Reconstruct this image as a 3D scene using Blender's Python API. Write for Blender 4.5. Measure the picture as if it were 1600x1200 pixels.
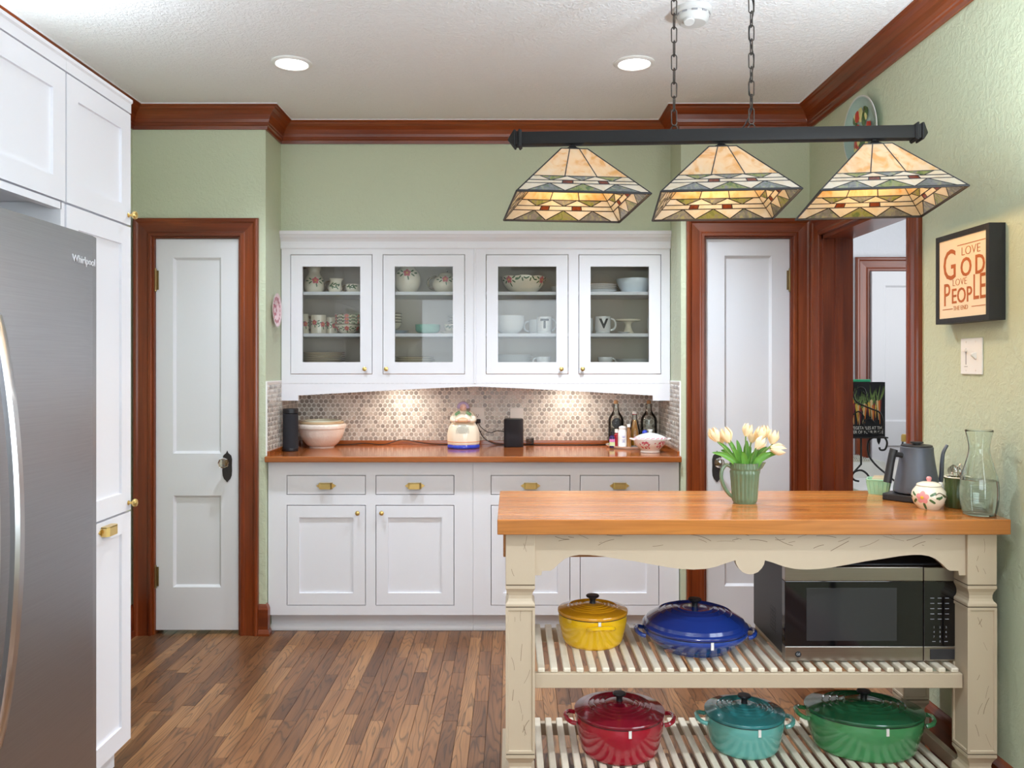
import bpy, bmesh, math, random
from mathutils import Vector, Matrix
from math import sin, cos, pi, radians
random.seed(7)
for o in list(bpy.data.objects):
    bpy.data.objects.remove(o)
S = bpy.context.scene
C = S.collection

# ------------------------------------------------------------------ camera, world, lights, exposure
F = 1290.0                      # focal length in pixels of the 1600 px wide frame
EYE = 1.40
HORIZON = 570.0
cam_d = bpy.data.cameras.new('camera')
cam_d.sensor_width = 36.0
cam_d.lens = 36.0 * F / 1600.0
cam_d.shift_y = -(600.0 - HORIZON) / 1600.0
cam_d.clip_start = 0.05
cam = bpy.data.objects.new('camera', cam_d)
cam.location = (0, 0, EYE)
cam.rotation_euler = (radians(90), 0, 0)
C.objects.link(cam)
S.camera = cam
S.view_settings.view_transform = 'Standard'
S.view_settings.look = 'None'
S.view_settings.gamma = 1.0
S.view_settings.use_curve_mapping = False
S.view_settings.exposure = 0.56
try:
    S.cycles.use_denoising = True
    S.cycles.use_adaptive_sampling = True
    S.cycles.adaptive_threshold = 0.02
    S.cycles.max_bounces = 10
    S.cycles.diffuse_bounces = 6
    S.cycles.transparent_max_bounces = 24
    S.cycles.sample_clamp_indirect = 6.0
    S.cycles.caustics_refractive = False
    S.cycles.caustics_reflective = False
except Exception:
    pass
world = bpy.data.worlds.new('daylight')
S.world = world
world.use_nodes = True
wb = world.node_tree.nodes.get('Background') or world.node_tree.nodes.new('ShaderNodeBackground')
wb.inputs['Color'].default_value = (0.85, 0.92, 1.0, 1)
wb.inputs['Strength'].default_value = 1.0


def area(name, loc, rot, sx, sy, power, col):
    d = bpy.data.lights.new(name, 'AREA')
    d.shape = 'RECTANGLE'
    d.size, d.size_y = sx, sy
    d.energy = power
    d.color = col
    o = bpy.data.objects.new(name, d)
    o.location = loc
    o.rotation_euler = rot
    C.objects.link(o)
    return o


# fill lights added at two made-up windows and in the hall
area('rear_fill_light', (-0.1, -2.36, 1.55), (radians(90), 0, 0), 2.3, 1.5, 32, (0.81, 0.905, 1.0))
area('side_fill_light', (1.52, 1.2, 1.55), (radians(90), 0, radians(90)), 1.5, 1.5, 34, (0.81, 0.905, 1.0))
area('hall_fill_light', (3.15, 4.3, 1.8), (radians(90), 0, radians(90)), 1.3, 1.2, 16, (0.95, 0.97, 1.0))
ADDED_TORCH_POWER = 84.0
CAN_POWER = 13.0
ADDED_STRIP_POWER = 11.0
UNDER_POWER = 1.5
BULB_POWER = 3.4

# ------------------------------------------------------------------ main measures (metres; y is depth from the camera)
YD = 4.28                       # wall with the two narrow doors
YU = 4.558                      # face of the upper cabinets and of the soffit above them
YB = 4.92                       # tiled back of the niche
XL, XR = -1.967, 1.543          # side walls
AL, AR = -1.277, 0.876          # niche sides
H = 2.732                       # ceiling
YF, YN = -2.4, 5.1              # room ends


def px(u, d):
    return (u - 800.0) * d / F


def pz(v, d):
    return EYE - (v - HORIZON) * d / F


# ------------------------------------------------------------------ materials
MATS = {}


def new_mat(name):
    m = bpy.data.materials.new(name)
    m.use_nodes = True
    nt = m.node_tree
    b = nt.nodes.get('Principled BSDF')
    MATS[name] = m
    return m, nt, b


def sr(r, g, b):
    def f(c):
        c /= 255.0
        return c / 12.92 if c <= 0.04045 else ((c + 0.055) / 1.055) ** 2.4
    return (f(r), f(g), f(b), 1.0)


def node(nt, t, **kw):
    n = nt.nodes.new(t)
    for k, v in kw.items():
        setattr(n, k, v)
    return n


def link(nt, a, b):
    nt.links.new(a, b)


def plain(name, col, rough=0.5, metal=0.0, coat=0.0, spec=0.5, bump=0.0, bscale=60, var=0.0, trans=0.0, ior=1.5, emit=None, es=0.0):
    m, nt, b = new_mat(name)
    b.inputs['Base Color'].default_value = col
    b.inputs['Roughness'].default_value = rough
    b.inputs['Metallic'].default_value = metal
    b.inputs['Coat Weight'].default_value = coat
    b.inputs['Coat Roughness'].default_value = 0.08
    b.inputs['Specular IOR Level'].default_value = spec
    b.inputs['Transmission Weight'].default_value = trans
    b.inputs['IOR'].default_value = ior
    if emit:
        b.inputs['Emission Color'].default_value = emit
        b.inputs['Emission Strength'].default_value = es
    if bump or var:
        tc = node(nt, 'ShaderNodeTexCoord')
        n = node(nt, 'ShaderNodeTexNoise')
        n.inputs['Scale'].default_value = bscale
        n.inputs['Detail'].default_value = 3
        link(nt, tc.outputs['Object'], n.inputs['Vector'])
        if bump:
            bp = node(nt, 'ShaderNodeBump')
            bp.inputs['Strength'].default_value = bump
            bp.inputs['Distance'].default_value = 0.004
            link(nt, n.outputs['Fac'], bp.inputs['Height'])
            link(nt, bp.outputs['Normal'], b.inputs['Normal'])
        if var:
            mx = node(nt, 'ShaderNodeMix', data_type='RGBA')
            mx.inputs['A'].default_value = [c * (1 - var) for c in col[:3]] + [1]
            mx.inputs['B'].default_value = [min(1, c * (1 + var)) for c in col[:3]] + [1]
            link(nt, n.outputs['Fac'], mx.inputs['Factor'])
            link(nt, mx.outputs['Result'], b.inputs['Base Color'])
    return m


def wood(name, dark, mid, light, axis, rough=0.35, coat=0.0, freq=14.0, across=9.0, along=0.7, rand=0.0, lines=0.5, fine=0.35):
    """grain running along the given axis; per-object shift and tone by the object's random number"""
    m, nt, b = new_mat(name)
    tc = node(nt, 'ShaderNodeTexCoord')
    oi = node(nt, 'ShaderNodeObjectInfo')
    mp = node(nt, 'ShaderNodeMapping')
    sc = [across] * 3
    sc[axis] = along
    mp.inputs['Scale'].default_value = sc
    link(nt, tc.outputs['Object'], mp.inputs['Vector'])
    w = node(nt, 'ShaderNodeMath', operation='MULTIPLY')
    w.inputs[1].default_value = 57.0
    link(nt, oi.outputs['Random'], w.inputs[0])
    n = node(nt, 'ShaderNodeTexNoise', noise_dimensions='4D')
    n.inputs['Scale'].default_value = 1.0
    n.inputs['Detail'].default_value = 2.0
    n.inputs['Distortion'].default_value = 0.4
    link(nt, mp.outputs['Vector'], n.inputs['Vector'])
    link(nt, w.outputs[0], n.inputs['W'])
    mu = node(nt, 'ShaderNodeMath', operation='MULTIPLY')
    mu.inputs[1].default_value = freq
    link(nt, n.outputs['Fac'], mu.inputs[0])
    fr = node(nt, 'ShaderNodeMath', operation='FRACT')
    link(nt, mu.outputs[0], fr.inputs[0])
    r1 = node(nt, 'ShaderNodeValToRGB')
    e = r1.color_ramp.elements
    e[0].position, e[0].color = 0.0, (1 - lines, 1 - lines, 1 - lines, 1)
    e[1].position, e[1].color = 0.3, (1, 1, 1, 1)
    x = e.new(0.9)
    x.color = (0.92, 0.92, 0.92, 1)
    x = e.new(1.0)
    x.color = (1 - lines, 1 - lines, 1 - lines, 1)
    link(nt, fr.outputs[0], r1.inputs['Fac'])
    mp2 = node(nt, 'ShaderNodeMapping')
    sc2 = [160.0] * 3
    sc2[axis] = 5.0
    mp2.inputs['Scale'].default_value = sc2
    link(nt, tc.outputs['Object'], mp2.inputs['Vector'])
    n2 = node(nt, 'ShaderNodeTexNoise', noise_dimensions='4D')
    n2.inputs['Scale'].default_value = 1.0
    n2.inputs['Detail'].default_value = 2.0
    link(nt, mp2.outputs['Vector'], n2.inputs['Vector'])
    link(nt, w.outputs[0], n2.inputs['W'])
    r2 = node(nt, 'ShaderNodeValToRGB')
    e = r2.color_ramp.elements
    e[0].position, e[0].color = 0.25, (1 - fine, 1 - fine, 1 - fine, 1)
    e[1].position, e[1].color = 0.65, (1, 1, 1, 1)
    link(nt, n2.outputs['Fac'], r2.inputs['Fac'])
    # base tone
    n3 = node(nt, 'ShaderNodeTexNoise', noise_dimensions='4D')
    mp3 = node(nt, 'ShaderNodeMapping')
    sc3 = [across * 0.8] * 3
    sc3[axis] = along * 1.5
    mp3.inputs['Scale'].default_value = sc3
    link(nt, tc.outputs['Object'], mp3.inputs['Vector'])
    link(nt, mp3.outputs['Vector'], n3.inputs['Vector'])
    link(nt, w.outputs[0], n3.inputs['W'])
    n3.inputs['Scale'].default_value = 1.0
    tone = node(nt, 'ShaderNodeMath', operation='MULTIPLY_ADD')
    tone.inputs[1].default_value = rand
    tone.inputs[2].default_value = 0.5 - rand * 0.5
    link(nt, oi.outputs['Random'], tone.inputs[0])
    tone2 = node(nt, 'ShaderNodeMath', operation='MULTIPLY_ADD')
    tone2.inputs[1].default_value = 0.9
    link(nt, n3.outputs['Fac'], tone2.inputs[0])
    sub = node(nt, 'ShaderNodeMath', operation='SUBTRACT')
    sub.inputs[1].default_value = 0.45
    link(nt, tone.outputs[0], sub.inputs[0])
    link(nt, sub.outputs[0], tone2.inputs[2])
    r3 = node(nt, 'ShaderNodeValToRGB')
    e = r3.color_ramp.elements
    e[0].position, e[0].color = 0.15, dark
    e[1].position, e[1].color = 0.85, light
    x = e.new(0.5)
    x.color = mid
    link(nt, tone2.outputs[0], r3.inputs['Fac'])
    m1 = node(nt, 'ShaderNodeMix', data_type='RGBA', blend_type='MULTIPLY')
    m1.inputs['Factor'].default_value = 1.0
    link(nt, r3.outputs['Color'], m1.inputs['A'])
    link(nt, r1.outputs['Color'], m1.inputs['B'])
    m2 = node(nt, 'ShaderNodeMix', data_type='RGBA', blend_type='MULTIPLY')
    m2.inputs['Factor'].default_value = 1.0
    link(nt, m1.outputs['Result'], m2.inputs['A'])
    link(nt, r2.outputs['Color'], m2.inputs['B'])
    link(nt, m2.outputs['Result'], b.inputs['Base Color'])
    b.inputs['Roughness'].default_value = rough
    b.inputs['Coat Weight'].default_value = coat
    b.inputs['Coat Roughness'].default_value = 0.15
    bp = node(nt, 'ShaderNodeBump')
    bp.inputs['Strength'].default_value = 0.12
    bp.inputs['Distance'].default_value = 0.002
    link(nt, m2.outputs['Result'], bp.inputs['Height'])
    link(nt, bp.outputs['Normal'], b.inputs['Normal'])
    return m


def plaster(name, col, strength, scale, rough=0.75, dist=0.006):
    m, nt, b = new_mat(name)
    b.inputs['Base Color'].default_value = col
    b.inputs['Roughness'].default_value = rough
    tc = node(nt, 'ShaderNodeTexCoord')
    n = node(nt, 'ShaderNodeTexNoise')
    n.inputs['Scale'].default_value = scale
    n.inputs['Detail'].default_value = 4
    n.inputs['Roughness'].default_value = 0.6
    n.inputs['Distortion'].default_value = 0.8
    link(nt, tc.outputs['Object'], n.inputs['Vector'])
    r = node(nt, 'ShaderNodeValToRGB')
    r.color_ramp.elements[0].position = 0.42
    r.color_ramp.elements[1].position = 0.62
    link(nt, n.outputs['Fac'], r.inputs['Fac'])
    bp = node(nt, 'ShaderNodeBump')
    bp.inputs['Strength'].default_value = strength
    bp.inputs['Distance'].default_value = dist
    link(nt, r.outputs['Color'], bp.inputs['Height'])
    link(nt, bp.outputs['Normal'], b.inputs['Normal'])
    return m


GREEN = plaster('sage_green_wall_paint', sr(196, 204, 176), 0.25, 42, 0.5, 0.006)
CEIL = plaster('textured_ceiling_paint', sr(243, 244, 246), 0.42, 55, 0.85, 0.008)
HALLWHITE = plaster('hall_wall_paint', sr(222, 224, 230), 0.2, 40)
PLAINWALL = plain('rear_wall_paint', sr(214, 214, 208), 0.7)
WHITE = plain('white_cabinet_paint', sr(231, 231, 236), 0.35)
DOORWHITE = plain('white_door_paint', sr(222, 222, 226), 0.38, bump=0.03, bscale=120)
TAUPE = plain('cabinet_interior_paint', sr(208, 197, 182), 0.6, var=0.06, bscale=5)
TD, TM, TL = sr(82, 28, 7), sr(128, 54, 18), sr(160, 78, 30)
TRIM = [wood('mahogany_trim_' + 'xyz'[i], TD, TM, TL, i, 0.3, 0.25, 6, 14, 1.0, 0.15, 0.15, 0.28) for i in range(3)]
PLANK = wood('oak_plank', sr(94, 58, 33), sr(136, 91, 56), sr(170, 122, 79), 1, 0.36, 0.1, 20, 11, 1.1, 0.5, 0.62, 0.3)
GAPM = plain('floor_gap', sr(60, 38, 24), 0.7)
STAVE = wood('butcher_block', sr(160, 92, 38), sr(182, 114, 52), sr(200, 134, 68), 0, 0.24, 0.3, 9, 16, 0.9, 0.5, 0.14, 0.18)
STAVEY = wood('butcher_block_edge', sr(176, 112, 58), sr(196, 134, 76), sr(212, 152, 92), 0, 0.3, 0.2, 9, 16, 0.9, 0.3, 0.16, 0.18)
COUNTER = wood('stained_counter', sr(138, 70, 26), sr(164, 90, 38), sr(184, 108, 50), 0, 0.16, 0.5, 8, 22, 0.8, 0.0, 0.15, 0.22)
BRASS = plain('polished_brass', sr(236, 204, 130), 0.28, 1.0)
OLDBRASS = plain('aged_brass', sr(150, 126, 88), 0.35, 1.0)
DARKBRONZE = plain('dark_bronze', sr(70, 66, 66), 0.45, 0.8)
IRON = plain('black_iron', sr(34, 33, 34), 0.5, 0.3)
BARM = plain('bronze_black_bar', sr(24, 23, 23), 0.6, 0.0, spec=0.25)
LINKM = plain('dark_chain_metal', sr(72, 66, 62), 0.35, 0.8)
BLACK = plain('black_plastic', sr(26, 26, 30), 0.4)
BLACKFAB = plain('black_speaker_cloth', sr(30, 31, 38), 0.75, bump=0.4, bscale=900)
BLKGLASS = plain('black_glass', sr(10, 10, 13), 0.06, spec=0.6)
WINDOWM = plain('microwave_window', sr(48, 48, 50), 0.12)
RUBBER = plain('black_cable', sr(20, 19, 20), 0.5)
DETECT = plain('detector_plastic', sr(206, 206, 205), 0.45)
PINKPL = plain('pale_pink_glaze', sr(244, 214, 220), 0.2, coat=0.3)
PLASTICW = plain('white_plastic', sr(238, 238, 236), 0.35)
IVORY = plain('off_white_plate', sr(228, 225, 220), 0.35)
CERW = plain('white_ceramic', sr(236, 236, 234), 0.14, coat=0.4)
CERC = plain('cream_ceramic', sr(238, 228, 206), 0.16, coat=0.4)
CERBLUE = plain('pale_blue_glaze', sr(218, 226, 232), 0.14, coat=0.4)
CERMINT = plain('mint_glaze', sr(136, 190, 168), 0.2, coat=0.4)
MINT = plain('mint_basket_glaze', sr(160, 212, 178), 0.25, coat=0.3)
SAGEP = plain('sage_pitcher_glaze', sr(100, 122, 94), 0.22, coat=0.4, var=0.2, bscale=14)
CROCKG = plain('olive_crock_glaze', sr(74, 90, 52), 0.25, coat=0.4, var=0.25, bscale=25)
ROSE = plain('rose_pink_paint', sr(214, 112, 118), 0.2, coat=0.3)
ROSEL = plain('light_pink_paint', sr(228, 150, 150), 0.2, coat=0.3)
LEAFP = plain('leaf_green_paint', sr(74, 108, 66), 0.25, coat=0.3)
BROWNP = plain('brown_vine_paint', sr(104, 84, 58), 0.3, coat=0.3)
YELP = plain('yellow_paint', sr(226, 180, 60), 0.3)
ORANGEP = plain('orange_band_paint', sr(224, 150, 96), 0.25, coat=0.3)
BLUEP = plain('cobalt_blue_glaze', sr(52, 72, 190), 0.15, coat=0.4)
LILAC = plain('lilac_glaze', sr(176, 160, 196), 0.25, coat=0.3)
SKIN = plain('painted_skin_glaze', sr(236, 196, 180), 0.25, coat=0.3)
GREYP = plain('grey_green_line_paint', sr(150, 156, 150), 0.4)
REDP = plain('transferware_red', sr(196, 88, 108), 0.25, coat=0.3)
STONEW = plain('embossed_stoneware', sr(234, 220, 208), 0.35, coat=0.2, bump=0.9, bscale=26)
STONEIN = plain('glazed_bowl_lining', sr(226, 226, 204), 0.2, coat=0.3)
STONER = plain('tan_bowl_rim', sr(214, 186, 148), 0.3, coat=0.2)
CREAMPAINT = plain('distressed_cream_paint', sr(188, 170, 146), 0.45, bump=0.05, bscale=50)
SLATP = plain('worn_white_slat_paint', sr(216, 204, 184), 0.5, var=0.12, bscale=30)
WEAR = plain('worn_bare_wood', sr(110, 88, 66), 0.7)
GROOVE = plain('dark_glaze_groove', sr(96, 80, 62), 0.6)
KETTLE = plain('slate_grey_kettle', sr(92, 97, 108), 0.42, 0.25)
KETTLEB = plain('kettle_black', sr(36, 35, 38), 0.45)
STEELP = plain('polished_steel', sr(196, 192, 186), 0.16, 1.0)
MWSIDE = plain('microwave_side', sr(44, 43, 46), 0.45, bump=0.08, bscale=300)
LETTER = plain('grey_print', sr(150, 150, 156), 0.5)
PAPER = plain('cream_art_paper', sr(238, 220, 194), 0.6)
SIENNA = plain('sienna_print', sr(176, 96, 46), 0.6)
FRAMEB = plain('black_frame_wood', sr(30, 30, 33), 0.5, bump=0.15, bscale=90)
TULIP = plain('cream_tulip_petal', sr(250, 228, 188), 0.55, var=0.08, bscale=60)
TULIP.node_tree.nodes['Principled BSDF'].inputs['Subsurface Weight'].default_value = 0.0
LEAF = plain('tulip_leaf_green', sr(96, 150, 56), 0.42, var=0.3, bscale=25)
STEM = plain('tulip_stem_green', sr(106, 140, 66), 0.5)
BOOKBLK = plain('book_cover_black', sr(24, 26, 32), 0.35)
PAGES = plain('book_pages', sr(232, 228, 216), 0.7)
EMERALD = plain('emerald_cloth', sr(46, 170, 126), 0.5)
CORK = plain('cork_stopper', sr(198, 156, 112), 0.7, var=0.15, bscale=120)
GOLDLID = plain('gold_lid', sr(206, 168, 92), 0.35, 0.6)
AMBERL = plain('amber_liquid', sr(222, 150, 48), 0.08, trans=0.15, ior=1.36)
REDL = plain('red_bottle', sr(150, 22, 36), 0.2)
VIOLETB = plain('violet_bottle', sr(48, 30, 84), 0.2)
LABELP = plain('pink_label', sr(214, 130, 190), 0.5)
LABELG = plain('pale_green_label', sr(206, 224, 170), 0.5)
DARKLIQ = plain('dark_liquid', sr(28, 24, 24), 0.1)
LENS = plain('lamp_lens', (1, 1, 1, 1), 0.5, emit=(1, 0.98, 0.95, 1), es=6.0)
BULBM = plain('warm_bulb', (1, 0.8, 0.5, 1), 0.5, emit=(1, 0.72, 0.38, 1), es=4.0)
GROUT = plain('tile_grout', sr(240, 238, 233), 0.7)
LATTICE = GREYP


def steel_mat(name, col, rough, axis, streak=0.35):
    m, nt, b = new_mat(name)
    b.inputs['Metallic'].default_value = 1.0
    tc = node(nt, 'ShaderNodeTexCoord')
    mp = node(nt, 'ShaderNodeMapping')
    sc = [420.0] * 3
    sc[axis] = 4.0
    mp.inputs['Scale'].default_value = sc
    link(nt, tc.outputs['Object'], mp.inputs['Vector'])
    n = node(nt, 'ShaderNodeTexNoise')
    n.inputs['Scale'].default_value = 1.0
    link(nt, mp.outputs['Vector'], n.inputs['Vector'])
    mx = node(nt, 'ShaderNodeMix', data_type='RGBA')
    mx.inputs['A'].default_value = [c * (1 - streak * 0.5) for c in col[:3]] + [1]
    mx.inputs['B'].default_value = col
    link(nt, n.outputs['Fac'], mx.inputs['Factor'])
    link(nt, mx.outputs['Result'], b.inputs['Base Color'])
    b.inputs['Roughness'].default_value = rough
    b.inputs['Anisotropic'].default_value = 0.6
    bp = node(nt, 'ShaderNodeBump')
    bp.inputs['Strength'].default_value = 0.05
    bp.inputs['Distance'].default_value = 0.001
    link(nt, n.outputs['Fac'], bp.inputs['Height'])
    link(nt, bp.outputs['Normal'], b.inputs['Normal'])
    return m


STEEL = steel_mat('brushed_stainless_door', sr(172, 172, 176), 0.40, 1)
STEELH = steel_mat('brushed_stainless_handle', sr(214, 214, 216), 0.30, 2)
STEELX = steel_mat('brushed_stainless_strip', sr(168, 160, 152), 0.28, 0)


def enamel(name, c):
    return plain(name, c, 0.12, coat=0.6)


def thin_glass(name, tint=(1, 1, 1, 1), refl=0.9, gain=1.0):
    m, nt, b = new_mat(name)
    out = nt.nodes.get('Material Output')
    nt.nodes.remove(b)
    t = node(nt, 'ShaderNodeBsdfTransparent')
    t.inputs['Color'].default_value = tint
    g = node(nt, 'ShaderNodeBsdfGlossy')
    g.inputs['Roughness'].default_value = 0.02
    g.inputs['Color'].default_value = (refl, refl, refl, 1)
    f = node(nt, 'ShaderNodeFresnel')
    f.inputs['IOR'].default_value = 1.45
    mu = node(nt, 'ShaderNodeMath', operation='MULTIPLY')
    mu.inputs[1].default_value = gain
    mu.use_clamp = True
    link(nt, f.outputs[0], mu.inputs[0])
    mx = node(nt, 'ShaderNodeMixShader')
    link(nt, mu.outputs[0], mx.inputs['Fac'])
    link(nt, t.outputs[0], mx.inputs[1])
    link(nt, g.outputs[0], mx.inputs[2])
    link(nt, mx.outputs[0], out.inputs['Surface'])
    return m


PANE = thin_glass('cabinet_pane_glass', (0.97, 0.98, 0.97, 1), 0.9, 0.9)
CLEAR = thin_glass('clear_bottle_glass', (0.96, 0.98, 0.97, 1), 0.95, 1.0)
CRYSTAL = thin_glass('crystal_knob_glass', (0.90, 0.88, 0.80, 1), 1.0, 5.0)
CARAFE = plain('carafe_glass', (0.93, 0.98, 0.95, 1), 0.0, trans=1.0, ior=1.45)
WATER = plain('carafe_water', (0.96, 0.99, 0.98, 1), 0.0, trans=1.0, ior=1.2)


def art_glass(name, ca, cb, cc, scale=9.0, trans=0.62):
    """opalescent leaded-lamp glass: light passes diffusely"""
    m, nt, b = new_mat(name)
    out = nt.nodes.get('Material Output')
    nt.nodes.remove(b)
    tc = node(nt, 'ShaderNodeTexCoord')
    oi = node(nt, 'ShaderNodeObjectInfo')
    w = node(nt, 'ShaderNodeMath', operation='MULTIPLY')
    w.inputs[1].default_value = 31.0
    link(nt, oi.outputs['Random'], w.inputs[0])
    mp = node(nt, 'ShaderNodeMapping')
    mp.inputs['Scale'].default_value = (3.0, 3.0, 1.0)
    link(nt, tc.outputs['Object'], mp.inputs['Vector'])
    n = node(nt, 'ShaderNodeTexNoise', noise_dimensions='4D')
    n.inputs['Scale'].default_value = scale
    n.inputs['Detail'].default_value = 4
    n.inputs['Distortion'].default_value = 1.2
    link(nt, mp.outputs['Vector'], n.inputs['Vector'])
    link(nt, w.outputs[0], n.inputs['W'])
    r = node(nt, 'ShaderNodeValToRGB')
    e = r.color_ramp.elements
    e[0].position, e[0].color = 0.34, ca
    e[1].position, e[1].color = 0.68, cc
    x = e.new(0.5)
    x.color = cb
    link(nt, n.outputs['Fac'], r.inputs['Fac'])
    d = node(nt, 'ShaderNodeBsdfDiffuse')
    t = node(nt, 'ShaderNodeBsdfTranslucent')
    g = node(nt, 'ShaderNodeBsdfGlossy')
    g.inputs['Roughness'].default_value = 0.12
    link(nt, r.outputs['Color'], d.inputs['Color'])
    link(nt, r.outputs['Color'], t.inputs['Color'])
    m1 = node(nt, 'ShaderNodeMixShader')
    m1.inputs['Fac'].default_value = trans
    link(nt, d.outputs[0], m1.inputs[1])
    link(nt, t.outputs[0], m1.inputs[2])
    f = node(nt, 'ShaderNodeFresnel')
    m2 = node(nt, 'ShaderNodeMixShader')
    link(nt, f.outputs[0], m2.inputs['Fac'])
    link(nt, m1.outputs[0], m2.inputs[1])
    link(nt, g.outputs[0], m2.inputs[2])
    link(nt, m2.outputs[0], out.inputs['Surface'])
    return m


G_CREAM = art_glass('cream_opal_glass', sr(236, 192, 124), sr(248, 226, 186), sr(250, 236, 210), 7)
G_WHITE = art_glass('white_opal_glass', sr(238, 226, 200), sr(246, 238, 220), sr(250, 246, 234), 7)
G_GREEN = art_glass('green_mottled_glass', sr(112, 134, 88), sr(166, 172, 106), sr(150, 146, 150), 16)
G_BLUE = art_glass('grey_blue_mottled_glass', sr(126, 142, 120), sr(150, 152, 158), sr(186, 192, 150), 16)
G_RED = art_glass('red_brown_glass', sr(126, 58, 34), sr(146, 72, 44), sr(110, 54, 38), 10)


def tile_mat():
    m, nt, b = new_mat('grey_stone_penny_tile')
    gm = node(nt, 'ShaderNodeNewGeometry')
    r = node(nt, 'ShaderNodeValToRGB')
    e = r.color_ramp.elements
    e[0].position, e[0].color = 0.0, sr(146, 138, 130)
    e[1].position, e[1].color = 1.0, sr(208, 200, 190)
    x = e.new(0.5)
    x.color = sr(182, 174, 164)
    link(nt, gm.outputs['Random Per Island'], r.inputs['Fac'])
    tc = node(nt, 'ShaderNodeTexCoord')
    n = node(nt, 'ShaderNodeTexNoise')
    n.inputs['Scale'].default_value = 70
    n.inputs['Detail'].default_value = 3
    link(nt, tc.outputs['Object'], n.inputs['Vector'])
    mx = node(nt, 'ShaderNodeMix', data_type='RGBA', blend_type='OVERLAY')
    mx.inputs['Factor'].default_value = 0.45
    link(nt, r.outputs['Color'], mx.inputs['A'])
    link(nt, n.outputs['Fac'], mx.inputs['B'])
    link(nt, mx.outputs['Result'], b.inputs['Base Color'])
    b.inputs['Roughness'].default_value = 0.28
    return m


TILE = tile_mat()

# ------------------------------------------------------------------ mesh helpers
def nb():
    return bmesh.new()


def merge(bm, t, mat4=None):
    if mat4 is not None:
        t.transform(mat4)
    me = bpy.data.meshes.new('tmp')
    t.to_mesh(me)
    t.free()
    bm.from_mesh(me)
    bpy.data.meshes.remove(me)
    return bm


def box(bm, x0, x1, y0, y1, z0, z1, bev=0.0, seg=2):
    x0, x1 = min(x0, x1), max(x0, x1)
    y0, y1 = min(y0, y1), max(y0, y1)
    z0, z1 = min(z0, z1), max(z0, z1)
    t = nb()
    bmesh.ops.create_cube(t, size=1.0)
    for v in t.verts:
        v.co = Vector(((x0 + x1) / 2 + v.co.x * (x1 - x0), (y0 + y1) / 2 + v.co.y * (y1 - y0), (z0 + z1) / 2 + v.co.z * (z1 - z0)))
    if bev:
        bmesh.ops.bevel(t, geom=t.edges[:], offset=bev, segments=seg, profile=0.5, affect='EDGES')
    return merge(bm, t)


def bx(*a, **k):
    return box(nb(), *a, **k)


def crom(pts, n=4):
    """Catmull-Rom through points of any dimension"""
    out = []
    P = [pts[0]] + list(pts) + [pts[-1]]
    for i in range(1, len(P) - 2):
        p0, p1, p2, p3 = P[i - 1], P[i], P[i + 1], P[i + 2]
        for k in range(n):
            t = k / n
            out.append(tuple(0.5 * ((2 * b) + (-a + c) * t + (2 * a - 5 * b + 4 * c - d) * t * t + (-a + 3 * b - 3 * c + d) * t ** 3)
                             for a, b, c, d in zip(p0, p1, p2, p3)))
    out.append(tuple(pts[-1]))
    return out


def lathe(prof, seg=32, bm=None, sx=1.0, sy=1.0, mod=None, off=(0, 0, 0)):
    """turn a (r, z) profile; mod(theta, r, z) may return a changed radius"""
    bm = bm or nb()
    rings = []
    for r, z in prof:
        if r < 1e-6:
            rings.append([bm.verts.new((off[0], off[1], z + off[2]))])
        else:
            ring = []
            for k in range(seg):
                a = 2 * pi * k / seg
                rr = mod(a, r, z) if mod else r
                ring.append(bm.verts.new((off[0] + rr * cos(a) * sx, off[1] + rr * sin(a) * sy, z + off[2])))
            rings.append(ring)
    for A, Bq in zip(rings, rings[1:]):
        if len(A) == 1 and len(Bq) == 1:
            continue
        for k in range(seg):
            k2 = (k + 1) % seg
            try:
                if len(A) == 1:
                    bm.faces.new((A[0], Bq[k2], Bq[k]))
                elif len(Bq) == 1:
                    bm.faces.new((A[k], A[k2], Bq[0]))
                else:
                    bm.faces.new((A[k], A[k2], Bq[k2], Bq[k]))
            except ValueError:
                pass
    return bm


def vessel(outer, wall=0.004, floor=0.006):
    """closed profile of a cup: outer (r,z) from foot centre to rim, then the inside back down"""
    inner = [(max(r - wall, 0.0), max(z, outer[0][1] + floor)) for r, z in reversed(outer) if r - wall > 0.002]
    return [(0.0, outer[0][1])] + list(outer) + inner + [(0.0, outer[0][1] + floor)]


def tube(pts, rad, bm=None, seg=8, closed=False, cap=True):
    bm = bm or nb()
    P = [Vector(p) for p in pts]
    n = len(P)
    rads = rad if isinstance(rad, (list, tuple)) else [rad] * n
    up = None
    rings = []
    for i in range(n):
        if closed:
            t = (P[(i + 1) % n] - P[(i - 1) % n])
        else:
            t = P[min(i + 1, n - 1)] - P[max(i - 1, 0)]
        if t.length < 1e-9:
            t = Vector((0, 0, 1))
        t.normalize()
        if up is None:
            up = t.orthogonal().normalized()
        up = (up - t * up.dot(t))
        if up.length < 1e-6:
            up = t.orthogonal()
        up.normalize()
        sd = t.cross(up)
        rings.append([bm.verts.new(P[i] + (up * cos(2 * pi * k / seg) + sd * sin(2 * pi * k / seg)) * rads[i]) for k in range(seg)])
    m = n if closed else n - 1
    for i in range(m):
        A, Bq = rings[i], rings[(i + 1) % n]
        for k in range(seg):
            bm.faces.new((A[k], A[(k + 1) % seg], Bq[(k + 1) % seg], Bq[k]))
    if cap and not closed:
        bm.faces.new(rings[0][::-1])
        bm.faces.new(rings[-1])
    return bm


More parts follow.
